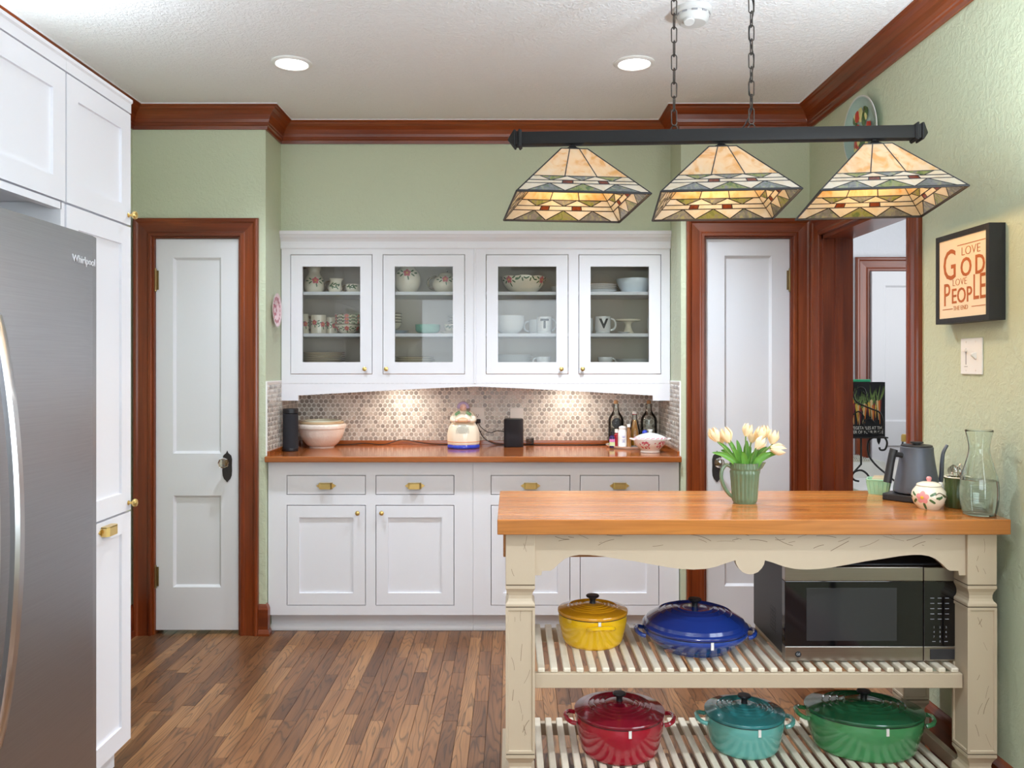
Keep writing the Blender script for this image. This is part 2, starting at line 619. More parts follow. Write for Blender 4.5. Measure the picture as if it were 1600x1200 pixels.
def prism(poly, to3d, d0, d1, bm=None):
    """polygon (u,v) extruded from depth d0 to d1; to3d(u, v, d)"""
    bm = bm or nb()
    a = [bm.verts.new(to3d(u, v, d0)) for u, v in poly]
    b = [bm.verts.new(to3d(u, v, d1)) for u, v in poly]
    n = len(poly)
    fs = [bm.faces.new(a), bm.faces.new(b[::-1])]
    for i in range(n):
        fs.append(bm.faces.new((a[i], b[i], b[(i + 1) % n], a[(i + 1) % n])))
    bmesh.ops.recalc_face_normals(bm, faces=fs)
    return bm


def sweep(path, prof, to3d, right=True, bm=None):
    """moulding: profile (out, w) swept along a mitred 2-D path; to3d(u, v, w). Faces get a material slot by direction (x,y,z)."""
    bm = bm or nb()
    P = [Vector(p) for p in path]
    N = []
    for a, b in zip(P, P[1:]):
        d = (b - a).normalized()
        N.append(Vector((d.y, -d.x)) if right else Vector((-d.y, d.x)))
    rings = []
    for i, p in enumerate(P):
        if i == 0:
            o = N[0]
        elif i == len(P) - 1:
            o = N[-1]
        else:
            s = N[i - 1] + N[i]
            o = s / (1 + N[i - 1].dot(N[i]))
        rings.append([bm.verts.new(to3d(p.x + o.x * q, p.y + o.y * q, w)) for q, w in prof])
    for i in range(len(rings) - 1):
        A, Bq = rings[i], rings[i + 1]
        d = Bq[0].co - A[0].co
        ax = max(range(3), key=lambda k: abs(d[k]))
        for k in range(len(prof) - 1):
            f = bm.faces.new((A[k], A[k + 1], Bq[k + 1], Bq[k]))
            f.material_index = ax
    for r in (rings[0], rings[-1]):
        try:
            bm.faces.new(r)
        except ValueError:
            pass
    bmesh.ops.recalc_face_normals(bm, faces=bm.faces[:])
    return bm


def text_bm(s, size, ext=0.0004, bold=0.0, align='CENTER'):
    cu = bpy.data.curves.new('t', 'FONT')
    cu.body = s
    cu.size = size
    cu.extrude = ext
    cu.offset = bold
    cu.align_x = align
    cu.align_y = 'CENTER'
    cu.resolution_u = 3
    o = bpy.data.objects.new('t', cu)
    C.objects.link(o)
    dg = bpy.context.evaluated_depsgraph_get()
    dg.update()
    me = bpy.data.meshes.new_from_object(o.evaluated_get(dg))
    bm = nb()
    bm.from_mesh(me)
    bpy.data.objects.remove(o)
    bpy.data.curves.remove(cu)
    bpy.data.meshes.remove(me)
    return bm


def place(bm, org, u, v, su=1.0, sv=1.0):
    """lay an x/y drawing into the plane spanned by u and v"""
    u, v = Vector(u), Vector(v)
    n = u.cross(v)
    m = Matrix(((u.x * su, v.x * sv, n.x, org[0]), (u.y * su, v.y * sv, n.y, org[1]), (u.z * su, v.z * sv, n.z, org[2]), (0, 0, 0, 1)))
    bm.transform(m)
    return bm


FRONT = ((1, 0, 0), (0, 0, 1))        # faces the camera
ONRIGHT = ((0, -1, 0), (0, 0, 1))     # on the right wall, faces -x
ONLEFT = ((0, 1, 0), (0, 0, 1))       # on the left side, faces +x


# ------------------------------------------------------------------ object helpers
def world_loc(p):
    v = Vector((0, 0, 0))
    while p is not None:
        v += p.location
        p = p.parent
    return v


def obj(name, bm, mat, parent=None, local=False, smooth=False, loc=None, angle=35):
    me = bpy.data.meshes.new(name)
    if smooth:
        bmesh.ops.recalc_face_normals(bm, faces=bm.faces[:])
    if parent is not None and not local:
        bm.transform(Matrix.Translation(-world_loc(parent)))
    bm.to_mesh(me)
    bm.free()
    for m in (mat if isinstance(mat, (list, tuple)) else [mat]):
        me.materials.append(m)
    if smooth:
        me.shade_smooth()
        me.set_sharp_from_angle(angle=radians(angle))
    o = bpy.data.objects.new(name, me)
    C.objects.link(o)
    o.parent = parent
    if loc:
        o.location = loc
    return o


def tag(o, label, cat, group=None, kind=None):
    o['label'] = label
    o['category'] = cat
    if group:
        o['group'] = group
    if kind:
        o['kind'] = kind
    return o


def thing(name, label, cat, loc=(0, 0, 0), rz=0.0, group=None, kind=None):
    o = bpy.data.objects.new(name, None)
    o.empty_display_size = 0.05
    C.objects.link(o)
    o.location = loc
    o.rotation_euler = (0, 0, rz)
    return tag(o, label, cat, group, kind)


def solo(name, bm, mat, label, cat, loc=None, group=None, kind=None, smooth=False, rz=0.0):
    o = obj(name, bm, mat, None, True, smooth, loc)
    o.rotation_euler = (0, 0, rz)
    return tag(o, label, cat, group, kind)


def lp(t, name, bm, mat, smooth=True, angle=35):
    return obj(name, bm, mat, t, True, smooth, None, angle)


def wp(t, name, bm, mat, smooth=False):
    return obj(name, bm, mat, t, False, smooth)


def copy_part(src, parent, loc, name=None):
    o = src.copy()
    if name:
        o.name = name
    C.objects.link(o)
    o.parent = parent
    o.location = loc
    return o


def copy_thing(src, loc, label, rz=None, group=None):
    r = src.copy()
    C.objects.link(r)
    r.location = loc
    if rz is not None:
        r.rotation_euler = (0, 0, rz)
    r['label'] = label
    if group:
        r['group'] = group
    for ch in list(src.children):
        c = ch.copy()
        C.objects.link(c)
        c.parent = r
        for g in list(ch.children):
            d = g.copy()
            C.objects.link(d)
            d.parent = c
    return r


ORD = ['topmost', 'second from the top', 'third from the top', 'fourth from the top', 'fifth from the top', 'sixth from the top', 'seventh from the top']


def r_at(prof, z):
    for (r0, z0), (r1, z1) in zip(prof, prof[1:]):
        if (z0 - z) * (z1 - z) <= 0 and abs(z1 - z0) > 1e-9:
            return r0 + (r1 - r0) * (z - z0) / (z1 - z0)
    return prof[-1][0]


def patch(bm, prof, th, z, a, b, rot=0.0, n=10, off=0.0009, tip=False, sx=1.0, sy=1.0):
    """painted relief: an ellipse a x b (m) wrapped on a turned surface, th = angle, z = height"""
    def P(u, v, o):
        zz = z + v
        r = r_at(prof, zz) + o
        t = th + u / max(r_at(prof, z), 0.01)
        return Vector((r * cos(t) * sx, r * sin(t) * sy, zz))
    c = bm.verts.new(P(0, 0, off * 1.8))
    ring = []
    for k in range(n):
        q = 2 * pi * k / n
        e = 1.0
        if tip:
            e = 0.55 + 0.45 * abs(cos(q))
        u0, v0 = a * cos(q), b * sin(q) * e
        ring.append(bm.verts.new(P(u0 * cos(rot) - v0 * sin(rot), u0 * sin(rot) + v0 * cos(rot), off)))
    for k in range(n):
        bm.faces.new((c, ring[k], ring[(k + 1) % n]))


def roses(t, prof, spots, size=0.02, leaves=True, sx=1.0, sy=1.0, petal=None):
    """spots: (theta, z). Adds petals, centre and leaves as parts of t"""
    pm, lm, cm = nb(), nb(), nb()
    for th, z in spots:
        for k in range(5):
            q = 2 * pi * k / 5 + 0.3
            patch(pm, prof, th + size * 0.6 * cos(q) / max(r_at(prof, z), 0.01), z + size * 0.6 * sin(q), size * 0.52, size * 0.46, q, sx=sx, sy=sy)
        patch(cm, prof, th, z, size * 0.28, size * 0.28, off=0.0024, sx=sx, sy=sy)
        if leaves:
            R = max(r_at(prof, z), 0.01)
            for du, dv, rr in ((-1.7, 0.5, 2.6), (-1.5, -0.7, 3.8), (1.7, 0.6, 0.5), (1.6, -0.6, -0.6), (0.3, -1.5, -1.4), (-2.7, -0.1, 3.1), (2.7, 0.0, 0.1)):
                patch(lm, prof, th + du * size / R, z + dv * size, size * 0.6, size * 0.3, rr, tip=True, off=0.0007, sx=sx, sy=sy)
    obj('rose_petals', pm, petal or ROSE, t, True, True)
    obj('rose_centre', cm, YELP, t, True, True)
    if leaves:
        obj('leaf_relief', lm, LEAFP, t, True, True)


def loop_handle(r0, z0, z1, out, th=0.006, ang=pi, n=14, r1=None, flat=1.0):
    """ear handle in the x-z plane turned by ang"""
    r1 = r0 if r1 is None else r1
    pts = []
    for k in range(n + 1):
        q = pi * k / n
        f = k / n
        zz = (z0 + z1) / 2 + (z1 - z0) / 2 * -cos(q)
        rr = r0 + (r1 - r0) * f + out * sin(q) ** 0.8
        pts.append((rr * cos(ang), rr * sin(ang), zz))
    return tube(pts, th, seg=8)


# ------------------------------------------------------------------ the room
def struct(name, bm, mat, label, cat, smooth=False):
    return solo(name, bm, mat, label, cat, kind='structure', smooth=smooth)


# floor: base slab, boards as parts
floor = struct('floor', bx(XL - 0.1, 3.4, YF - 0.1, 5.7, -0.06, -0.004), GAPM, 'oak strip floor of narrow brown boards running toward the cabinets', 'floor')
PW = 0.0572
rest = nb()
row = 0
x = XL - 0.02
rr = random.Random(3)
while x < XR + 0.02:
    y = 2.45 - rr.random() * 0.9
    # near part, out of view
    box(rest, x + 0.0006, x + PW - 0.0006, YF, y - 0.0006, -0.02, 0.0)
    while y < YN - 0.25:
        L = 0.28 + rr.random() ** 1.6 * 1.1
        y1 = min(y + L, YN - 0.2)
        if YN - 0.2 - y1 < 0.12:
            y1 = YN - 0.2
        t = bx(-PW / 2 + 0.0006, PW / 2 - 0.0006, -(y1 - y) / 2 + 0.0006, (y1 - y) / 2 - 0.0006, -0.02, 0.0, bev=0.0007, seg=1)
        obj('plank', t, PLANK, floor, True, loc=(x + PW / 2, (y + y1) / 2, rr.random() * 0.0004))
        y = y1
    x += PW
    row += 1
q = obj('plank_field', rest, PLANK, floor, True)
q['kind'] = 'stuff'
hallfl = nb()
for k in range(30):
    xx = XR + 0.02 + k * PW
    box(hallfl, xx + 0.0006, xx + PW - 0.0006, 2.2, 5.65, -0.02, 0.0)
q = obj('hall_plank_field', hallfl, PLANK, floor, True)
q['kind'] = 'stuff'

struct('ceiling', bx(XL - 0.15, 3.4, YF - 0.15, 5.7, H, H + 0.1), CEIL, 'white knockdown textured ceiling', 'ceiling')

# back wall with the niche, two door openings
DX = {'a': (px(238.5, YD), px(376, YD)), 'b': (px(1100.5, YD), px(1238.5, YD))}
DTOP = pz(370, YD)
wb_ = nb()
a0, a1 = DX['a']
b0, b1 = DX['b']
WT = 0.11
for (x0, x1, z0, z1) in ((XL - 0.1, a0, 0, H), (a0, a1, DTOP, H), (a1, AL, 0, H), (AR, b0, 0, H), (b0, b1, DTOP, H), (b1, XR + 0.0, 0, H)):
    box(wb_, x0, x1, YD, YD + WT, z0, z1)
box(wb_, AL - 0.08, AL, YD + WT, YB + 0.1, 0, H)
box(wb_, AR, AR + 0.08, YD + WT, YB + 0.1, 0, H)
box(wb_, AL, AR, YB, YB + 0.1, 0, H)
box(wb_, AL, AR, YU + 0.002, YB, 2.137, H)                       # soffit over the cabinets
for (c0, c1) in (DX['a'], DX['b']):
    box(wb_, max(c0 - 0.2, AR + 0.08) if c0 > 0 else c0 - 0.2, min(c1 + 0.2, AL - 0.08) if c0 < 0 else c1 + 0.09, YD + 0.5, YD + 0.55, 0, H)
wall_back = struct('wall_back', wb_, GREEN, 'sage green plaster wall with a recessed niche between two narrow doors', 'wall')

struct('wall_left', bx(XL - 0.1, XL, YF, YD, 0, H), GREEN, 'sage green left wall behind the tall white cabinets', 'wall')

# right wall with the doorway and an added window out of view
OY0, OY1, OZ = 3.20, 4.11, 2.045
wr = nb()
WX = XR + 0.143
for (y0, y1, z0, z1) in ((YF, 0.4, 0, H), (0.4, 2.0, 0, 0.75), (0.4, 2.0, 2.35, H), (2.0, OY0, 0, H), (OY0, OY1, OZ, H), (OY1, YD + 0.4, 0, H)):
    box(wr, XR, WX, y0, y1, z0, z1)
struct('wall_right', wr, GREEN, 'sage green right wall with the picture and the cased doorway', 'wall')

# rear wall with an added wide window
rw = nb()
for (x0, x1, z0, z1) in ((XL - 0.1, -1.3, 0, H), (-1.3, 1.1, 0, 0.75), (-1.3, 1.1, 2.35, H), (1.1, WX, 0, H)):
    box(rw, x0, x1, YF - 0.12, YF, z0, z1)
struct('wall_rear', rw, PLAINWALL, 'plain rear wall with an added wide window', 'wall')


def window(name, u0, u1, z0, z1, to, label):
    t = thing(name, label, 'window', kind='structure')
    fr = nb()
    cs = [u0, (u0 + u1) / 2, u1]
    for c in cs:
        a, b = to(c - 0.03, -0.02, z0), to(c + 0.03, -0.07, z1)
        box(fr, a[0], b[0], a[1], b[1], a[2], b[2])
    for z in (z0 + 0.03, (z0 + z1) / 2, z1 - 0.03):
        a, b = to(u0, -0.022, z - 0.03), to(u1, -0.068, z + 0.03)
        box(fr, a[0], b[0], a[1], b[1], a[2], b[2])
    obj('window_frame', fr, WHITE, t)
    a, b = to(u0, -0.043, z0), to(u1, -0.047, z1)
    obj('pane', bx(a[0], b[0], a[1], b[1], a[2], b[2]), PANE, t)
    return t


window('added_window_1', -1.3, 1.1, 0.75, 2.35, lambda u, n, z: (u, YF + n, z), 'added wide white framed window in the rear wall')  # unseen window added as a source for the rear fill light
window('added_window_2', 0.4, 2.0, 0.75, 2.35, lambda u, n, z: (XR - n, u, z), 'added white framed window in the right wall')  # likewise added, out of view, for the side fill light

# hall beyond the doorway
hb = nb()
HY = 5.56
box(hb, WX - 0.05, 3.4, HY, HY + 0.1, 0, H)
box(hb, 3.3, 3.4, 2.2, HY, 0, H)
box(hb, WX, 3.4, 2.1, 2.2, 0, H)
box(hb, WX - 0.05, WX, YD + 0.4, HY, 0, H)
struct('wall_hall', hb, HALLWHITE, 'white hall walls seen through the doorway', 'wall')

# crown moulding
CP = [(0.0, H - 0.114), (0.010, H - 0.114), (0.012, H - 0.098), (0.018, H - 0.092), (0.018, H - 0.084), (0.022, H - 0.080), (0.026, H - 0.066), (0.036, H - 0.044), (0.050, H - 0.028), (0.064, H - 0.019), (0.068, H - 0.012), (0.074, H - 0.010), (0.080, H - 0.004), (0.080, H), (0.0, H)]
cpath = [(XL, YF), (XL, YD), (AL, YD), (AL, YU), (AR, YU), (AR, YD), (XR, YD), (XR, YF)]
struct('trim_1', sweep(cpath, CP, lambda u, v, w: (u, v, w)), TRIM, 'glossy mahogany crown moulding around the ceiling', 'moulding')
cap = sweep(cpath, [(0.080, H - 0.004), (0.0835, H - 0.004), (0.0835, H), (0.080, H)], lambda u, v, w: (u, v, w))
struct('trim_2', cap, WHITE, 'thin white bead between the crown moulding and the ceiling', 'moulding')

# casings
KP = [(0.0, 0.0), (0.0, 0.014), (0.004, 0.018), (0.016, 0.018), (0.020, 0.014), (0.026, 0.013), (0.068, 0.017), (0.076, 0.024), (0.086, 0.026), (0.093, 0.022), (0.095, 0.015), (0.095, 0.0)]


def casing_back(name, x0, x1, ztop, label, y=YD):
    return struct(name, sweep([(x0, 0.0), (x0, ztop), (x1, ztop), (x1, 0.0)], KP, lambda u, v, w: (u, y - w, v), right=False), TRIM, label, 'door casing')


casing_back('trim_3', a0, a1, DTOP, 'mahogany casing around the narrow door beside the tall white cabinet')
casing_back('trim_4', b0, b1, DTOP, 'mahogany casing around the narrow door behind the tulips')
struct('trim_5', sweep([(OY0, 0.0), (OY0, OZ), (OY1, OZ), (OY1, 0.0)], KP, lambda u, v, w: (XR - w, u, v), right=False), TRIM, 'mahogany casing around the open doorway in the right wall', 'door casing')
jm = nb()
for (y0, y1, z0, z1, ax) in ((OY0 - 0.001, OY0 + 0.02, 0, OZ, 2), (OY1 - 0.02, OY1 + 0.001, 0, OZ, 2), (OY0, OY1, OZ - 0.02, OZ + 0.001, 1)):
    n0 = len(jm.faces)
    box(jm, XR - 0.002, WX + 0.004, y0, y1, z0, z1)
    jm.faces.ensure_lookup_table()
    for f in jm.faces[n0:]:
        f.material_index = ax
for (y0, y1) in ((OY0 + 0.02, OY0 + 0.032), (OY1 - 0.032, OY1 - 0.02)):
    n0 = len(jm.faces)
    box(jm, XR + 0.055, XR + 0.095, y0, y1, 0, OZ - 0.02)
    jm.faces.ensure_lookup_table()
    for f in jm.faces[n0:]:
        f.material_index = 2
struct('trim_6', jm, TRIM, 'mahogany jamb lining inside the open doorway', 'door jamb')

# baseboards
BP = [(0.0, 0.0), (0.026, 0.0), (0.026, 0.012), (0.020, 0.028), (0.016, 0.032), (0.016, 0.135), (0.010, 0.150), (0.004, 0.158), (0.0, 0.160)]
struct('baseboard_left', sweep([(XL, 1.0), (XL, YD), (a0 - 0.096, YD)], BP, lambda u, v, w: (u, v, w)), TRIM, 'dark mahogany baseboard at the foot of the left wall', 'baseboard')
struct('baseboard_back', sweep([(a1 + 0.096, YD), (AL, YD), (AL, YD + 0.024)], BP, lambda u, v, w: (u, v, w)), TRIM, 'short mahogany baseboard with a return beside the base cabinets', 'baseboard')
struct('baseboard_niche', sweep([(AR, YD + 0.024), (AR, YD), (b0 - 0.096, YD)], BP, lambda u, v, w: (u, v, w)), TRIM, 'mahogany baseboard between the base cabinets and the door behind the tulips', 'baseboard')
struct('baseboard_right', sweep([(XR, OY0 - 0.096), (XR, YF)], BP, lambda u, v, w: (u, v, w)), TRIM, 'dark mahogany baseboard along the right wall under the island', 'baseboard')


# doors
def panel_door(name, x0, x1, z0, z1, yf, panels, label, knob_x, hinge_x, knob=True, hz=(1.84, 0.30)):
    """slab with recessed flat panels; panels = (px0, px1, pz0, pz1) in world metres"""
    t = thing(name, label, 'door', ((x0 + x1) / 2, yf, 0), kind='structure')
    g = 0.003 if yf > YD + 0.5 else 0.012
    xs = sorted({x0 + g, x1 - g, panels[0][0], panels[0][1]})
    fr = nb()
    box(fr, x0 + g, panels[0][0], yf, yf + 0.035, z0, z1)
    box(fr, panels[0][1], x1 - g, yf, yf + 0.035, z0, z1)
    zs = [z0]
    for p in sorted(panels, key=lambda q: q[2]):
        zs += [p[2], p[3]]
    zs.append(z1)
    for k in range(0, len(zs), 2):
        box(fr, panels[0][0], panels[0][1], yf, yf + 0.035, zs[k], zs[k + 1])
    wp(t, 'door_frame', fr, DOORWHITE)
    for p in panels:
        pb = nb()
        box(pb, p[0], p[1], yf + 0.014, yf + 0.03, p[2], p[3])
        # splayed edges of the recess
        for (u0, v0, u1, v1, du, dv) in ((p[0], p[2], p[1], p[2], 0, 1), (p[0], p[3], p[1], p[3], 0, -1), (p[0], p[2], p[0], p[3], 1, 0), (p[1], p[2], p[1], p[3], -1, 0)):
            w = 0.012
            vs = [pb.verts.new(c) for c in ((u0, yf + 0.001, v0), (u1, yf + 0.001, v1),
                                            (u1 + (du or (-1 if v0 == v1 else 0)) * w, yf + 0.0142, v1 + (dv or (-1 if u0 == u1 else 0)) * w),
                                            (u0 + (du or (1 if v0 == v1 else 0)) * w, yf + 0.0142, v0 + (dv or (1 if u0 == u1 else 0)) * w))]
            pb.faces.new(vs)
        wp(t, 'door_panel', pb, DOORWHITE)
    for z in hz:
        hb_ = tube([(hinge_x, yf - 0.008, z - 0.05), (hinge_x, yf - 0.008, z + 0.05)], 0.0065, seg=10)
        for zz in (z - 0.055, z + 0.055):
            lathe([(0.0, zz - 0.008), (0.006, zz - 0.004), (0.006, zz + 0.004), (0.0, zz + 0.008)], 10, hb_, off=(hinge_x, yf - 0.008, 0))
        box(hb_, hinge_x - 0.014, hinge_x + 0.014, yf - 0.0035, yf - 0.0005, z - 0.05, z + 0.05)
        wp(t, 'hinge', hb_, OLDBRASS)
    if knob:
        kz = pz(722, YD)
        kx = knob_x
        out = [(0, 0.075), (0.006, 0.062), (0.020, 0.050), (0.025, 0.030), (0.024, 0.0), (0.025, -0.03), (0.023, -0.055), (0.016, -0.072), (0.006, -0.082), (0, -0.09)]
        poly = [(u, v) for u, v in out] + [(-u, v) for u, v in reversed(out[1:-1])]
        e = wp(t, 'escutcheon', prism(poly, lambda u, v, d: (kx + u, yf - d, pz(727, YD) + v), 0.0, 0.004), DARKBRONZE)
        kh = prism([(0.004 * cos(2 * pi * k / 8), 0.004 * sin(2 * pi * k / 8)) for k in range(8)], lambda u, v, d: (kx + u, yf - d, pz(736, YD) + v), 0.003, 0.0046)
        wp(e, 'keyhole', kh, BLACK)
        sh = lathe([(0.0, 0), (0.010, 0), (0.010, 0.008), (0.007, 0.014), (0.007, 0.030), (0.012, 0.034), (0.012, 0.038), (0, 0.038)], 16)
        sh.transform(Matrix.Translation((kx, yf - 0.003, kz)) @ Matrix.Rotation(radians(90), 4, 'X'))
        kb = wp(t, 'knob_shank', sh, OLDBRASS, True)
        kn = lathe([(0.0, 0.036), (0.014, 0.036), (0.026, 0.046), (0.029, 0.056), (0.026, 0.066), (0.016, 0.074), (0.0, 0.076)], 8)
        kn.transform(Matrix.Translation((kx, yf - 0.003, kz)) @ Matrix.Rotation(radians(90), 4, 'X'))
        wp(kb, 'crystal_knob', kn, CRYSTAL)
    return t


YS = YD + 0.012
pa = [(px(269, YD), px(344, YD), pz(709, YD), pz(402, YD)), (px(269, YD), px(344, YD), pz(918.5, YD), pz(775, YD))]
panel_door('door_1', a0, a1, 0.022, DTOP - 0.010, YS, pa, 'narrow white two-panel door with crystal knob beside the tall white cabinet', px(354, YD), a0 + 0.013)
pb_ = [(px(1133, YD), px(1207, YD), pz(709, YD), pz(399, YD)), (px(1133, YD), px(1207, YD), pz(917, YD), pz(775, YD))]
panel_door('door_2', b0, b1, 0.022, DTOP - 0.010, YS, pb_, 'narrow white two-panel door behind the tulips', px(1121, YD), b1 - 0.013)
for nm_, (c0, c1), lab_ in (('trim_8', DX['a'], 'mahogany jamb inside the casing of the door beside the tall cabinet'), ('trim_9', DX['b'], 'mahogany jamb inside the casing of the door behind the tulips')):
    jb = nb()
    for (x0_, x1_, z0_, z1_, ax_) in ((c0 - 0.001, c0 + 0.010, 0, DTOP, 2), (c1 - 0.010, c1 + 0.001, 0, DTOP, 2), (c0 + 0.010, c1 - 0.010, DTOP - 0.008, DTOP + 0.001, 0)):
        n0_ = len(jb.faces)
        box(jb, x0_, x1_, YD - 0.002, YD + WT, z0_, z1_)
        jb.faces.ensure_lookup_table()
        for f in jb.faces[n0_:]:
            f.material_index = ax_
    struct(nm_, jb, TRIM, lab_, 'door jamb')
# hall door on the far wall
h0, h1, hz1 = px(1358, HY), px(1358, HY) + 0.76, pz(424, HY)
casing_back('trim_7', h0, h1, hz1, 'dark mahogany casing around the white hall door', HY)
panel_door('door_3', h0, h1, 0.01, hz1 - 0.004, HY - 0.038, [(px(1379, HY), h1 - 0.09, 1.02, pz(447, HY)), (px(1379, HY), h1 - 0.09, 0.16, 0.86)],
           'white panelled door at the end of the hall', 0, h1 - 0.01, knob=False)

# ------------------------------------------------------------------ cabinets
def frame_cells(bm, u0, u1, z0, z1, holes, to, n0, n1):
    """face frame: everything in the rectangle but the holes"""
    us = sorted({u0, u1} | {h[0] for h in holes} | {h[1] for h in holes})
    zs = sorted({z0, z1} | {h[2] for h in holes} | {h[3] for h in holes})
    for za, zb in zip(zs, zs[1:]):
        run = None
        for ua, ub in zip(us, us[1:]):
            um, zm = (ua + ub) / 2, (za + zb) / 2
            hole = any(h[0] < um < h[1] and h[2] < zm < h[3] for h in holes)
            if not hole:
                run = (run[0], ub) if run else (ua, ub)
            if hole or ub == us[-1]:
                if run:
                    a, b = to(run[0], n0, za), to(run[1], n1, zb)
                    box(bm, a[0], b[0], a[1], b[1], a[2], b[2])
                run = None
    return bm


def mbox(to, u0, u1, n0, n1, z0, z1, bm=None, bev=0.0):
    a, b = to(u0, n0, z0), to(u1, n1, z1)
    return box(bm or nb(), a[0], b[0], a[1], b[1], a[2], b[2], bev)


def knob(par, to, u, z, n=0.0, s=1.0):
    pr = [(0.0, 0.0), (0.007, 0.0), (0.007, 0.002), (0.004, 0.004), (0.004, 0.011), (0.010, 0.015), (0.0125, 0.020), (0.011, 0.025), (0.006, 0.0275), (0.0, 0.028)]
    k = lathe([(r * s, z_ * s) for r, z_ in pr], 16)
    o, p = Vector(to(u, n, z)), Vector(to(u, n + 1, z))
    k.transform(Matrix.Translation(o) @ Vector((0, 0, 1)).rotation_difference(p - o).to_matrix().to_4x4())
    return wp(par, 'knob', k, BRASS, True)


def bin_pull(par, to, u, z, n=0.0, s=1.0):
    """flat-topped cup pull with pointed ears"""
    b = nb()
    ear = [(-0.052, 0.0), (-0.038, 0.010), (0.038, 0.010), (0.052, 0.0), (0.038, -0.010), (-0.038, -0.010)]
    prism([(p * s, q * s) for p, q in ear], lambda p, q, d: to(u + p, n + d, z + q), 0.0, 0.003, b)
    top = [(-0.034, 0.0), (-0.034, 0.018), (-0.026, 0.026), (0.026, 0.026), (0.034, 0.018), (0.034, 0.0)]
    prism([(p * s, q * s) for p, q in top], lambda p, q, d: to(u + p, n + q, z + d), 0.013 * s, 0.017 * s, b)
    hull = [(-0.034, 0.0), (-0.034, 0.018), (-0.026, 0.026), (0.026, 0.026), (0.034, 0.018), (0.034, 0.0)]
    for (p0, q0), (p1, q1) in zip(hull, hull[1:]):
        vs = [b.verts.new(to(u + p * s, n + q * s, z + d * s)) for p, q, d in ((p0, q0, 0.015), (p1, q1, 0.015), (p1, q1, -0.015), (p0, q0, -0.015))]
        b.faces.new(vs)
    for e in (-0.044, 0.044):
        prism([(e * s + 0.003 * cos(pi * k / 4), 0.003 * sin(pi * k / 4)) for k in range(8)], lambda p, q, d: to(u + p, n + d, z + q), 0.002, 0.005, b)
    bmesh.ops.recalc_face_normals(b, faces=b.faces[:])
    return wp(par, 'bin_pull', b, BRASS)


def shaker(par, to, u0, u1, z0, z1, stile, name='door', glass=False, th=0.02, n=0.0):
    g = 0.0035
    u0, u1, z0, z1 = u0 + g, u1 - g, z0 + g, z1 - g
    f = frame_cells(nb(), u0, u1, z0, z1, [(u0 + stile, u1 - stile, z0 + stile, z1 - stile)], to, n - th, n)
    d = wp(par, name, f, WHITE)
    if glass:
        wp(d, 'glass', mbox(to, u0 + stile - 0.004, u1 - stile + 0.004, n - 0.013, n - 0.010, z0 + stile - 0.004, z1 - stile + 0.004), PANE)
    else:
        wp(d, 'panel', mbox(to, u0 + stile - 0.004, u1 - stile + 0.004, n - 0.016, n - 0.009, z0 + stile - 0.004, z1 - stile + 0.004), WHITE)
    return d


# ---- base cabinets
YC = 4.31
toB = lambda u, n, z: (u, YC - n, z)
TOE = pz(961, YC)
CT0 = 0.897
drx = [(448, 571.5), (586.8, 709.8), (766.8, 891), (906, 1030)]
drz = (pz(773.2, YC), pz(742.4, YC))
doz = (pz(946.3, YC), pz(789, YC))
SPL = px(739, YC)
units = [('base_cabinet', AL + 0.004, SPL - 0.0006, (0, 1), 'white base cabinet with two drawers and two doors beside the narrow door with crystal knob'),
         ('base_cabinet', SPL + 0.0006, AR - 0.004, (2, 3), 'white base cabinet with two drawers and two doors behind the kitchen island')]
for nm, u0, u1, idx, lab in units:
    t = thing(nm, lab, 'cabinet', ((u0 + u1) / 2, YC, 0.0), group='white inset base cabinets')
    holes = []
    for i in idx:
        a, b = px(drx[i][0], YC), px(drx[i][1], YC)
        holes += [(a, b, drz[0], drz[1]), (a, b, doz[0], doz[1])]
    wp(t, 'face_frame', frame_cells(nb(), u0, u1, TOE, CT0, holes, toB, -0.02, 0.0), WHITE)
    wp(t, 'carcass', mbox(toB, u0, u1, -0.06, -(YB - YC) + 0.005, TOE, CT0), WHITE)
    tk = mbox(toB, u0, u1, -0.055, -0.10, 0.001, TOE)
    wp(t, 'toe_board', tk, WHITE)
    sh = sweep([(u0, YC + 0.055), (u1, YC + 0.055)], [(0, 0.001), (0.018, 0.001), (0.018, 0.010), (0.012, 0.022), (0.004, 0.030), (0, 0.032)], lambda p, q, w: (p, q, w))
    for f in sh.faces:
        f.material_index = 0
    wp(t, 'shoe_moulding', sh, WHITE)
    for k, i in enumerate(idx):
        a, b = px(drx[i][0], YC), px(drx[i][1], YC)
        g = 0.0035
        dr = wp(t, 'drawer', mbox(toB, a + g, b - g, -0.02, 0.0, drz[0] + g, drz[1] - g), WHITE)
        bin_pull(dr, toB, (a + b) / 2, (drz[0] + drz[1]) / 2 - 0.004)
        d = shaker(t, toB, a, b, doz[0], doz[1], 0.062)
        knob(d, toB, (b - 0.040) if k == 0 else (a + 0.034), pz(801, YC))

# ---- wooden counter with back lip and side lips
YCF = 4.252
CTOP = 0.927
ctt = nb()
box(ctt, AL + 0.001, AR - 0.001, YCF, YB, CT0, CTOP, bev=0.004)
cw = solo('wooden_countertop', ctt, COUNTER, 'glossy reddish stained wooden countertop over the white base cabinets', 'countertop')
wp(cw, 'back_lip', bx(AL + 0.02, AR - 0.02, YB - 0.02, YB - 0.001, CTOP - 0.001, CTOP + 0.024, bev=0.002), COUNTER)
for sgn, xx in ((1, AL + 0.001), (-1, AR - 0.001)):
    wp(cw, 'side_lip', bx(xx, xx + sgn * 0.018, YCF + 0.03, YB, CTOP - 0.001, CTOP + 0.024, bev=0.002), COUNTER)

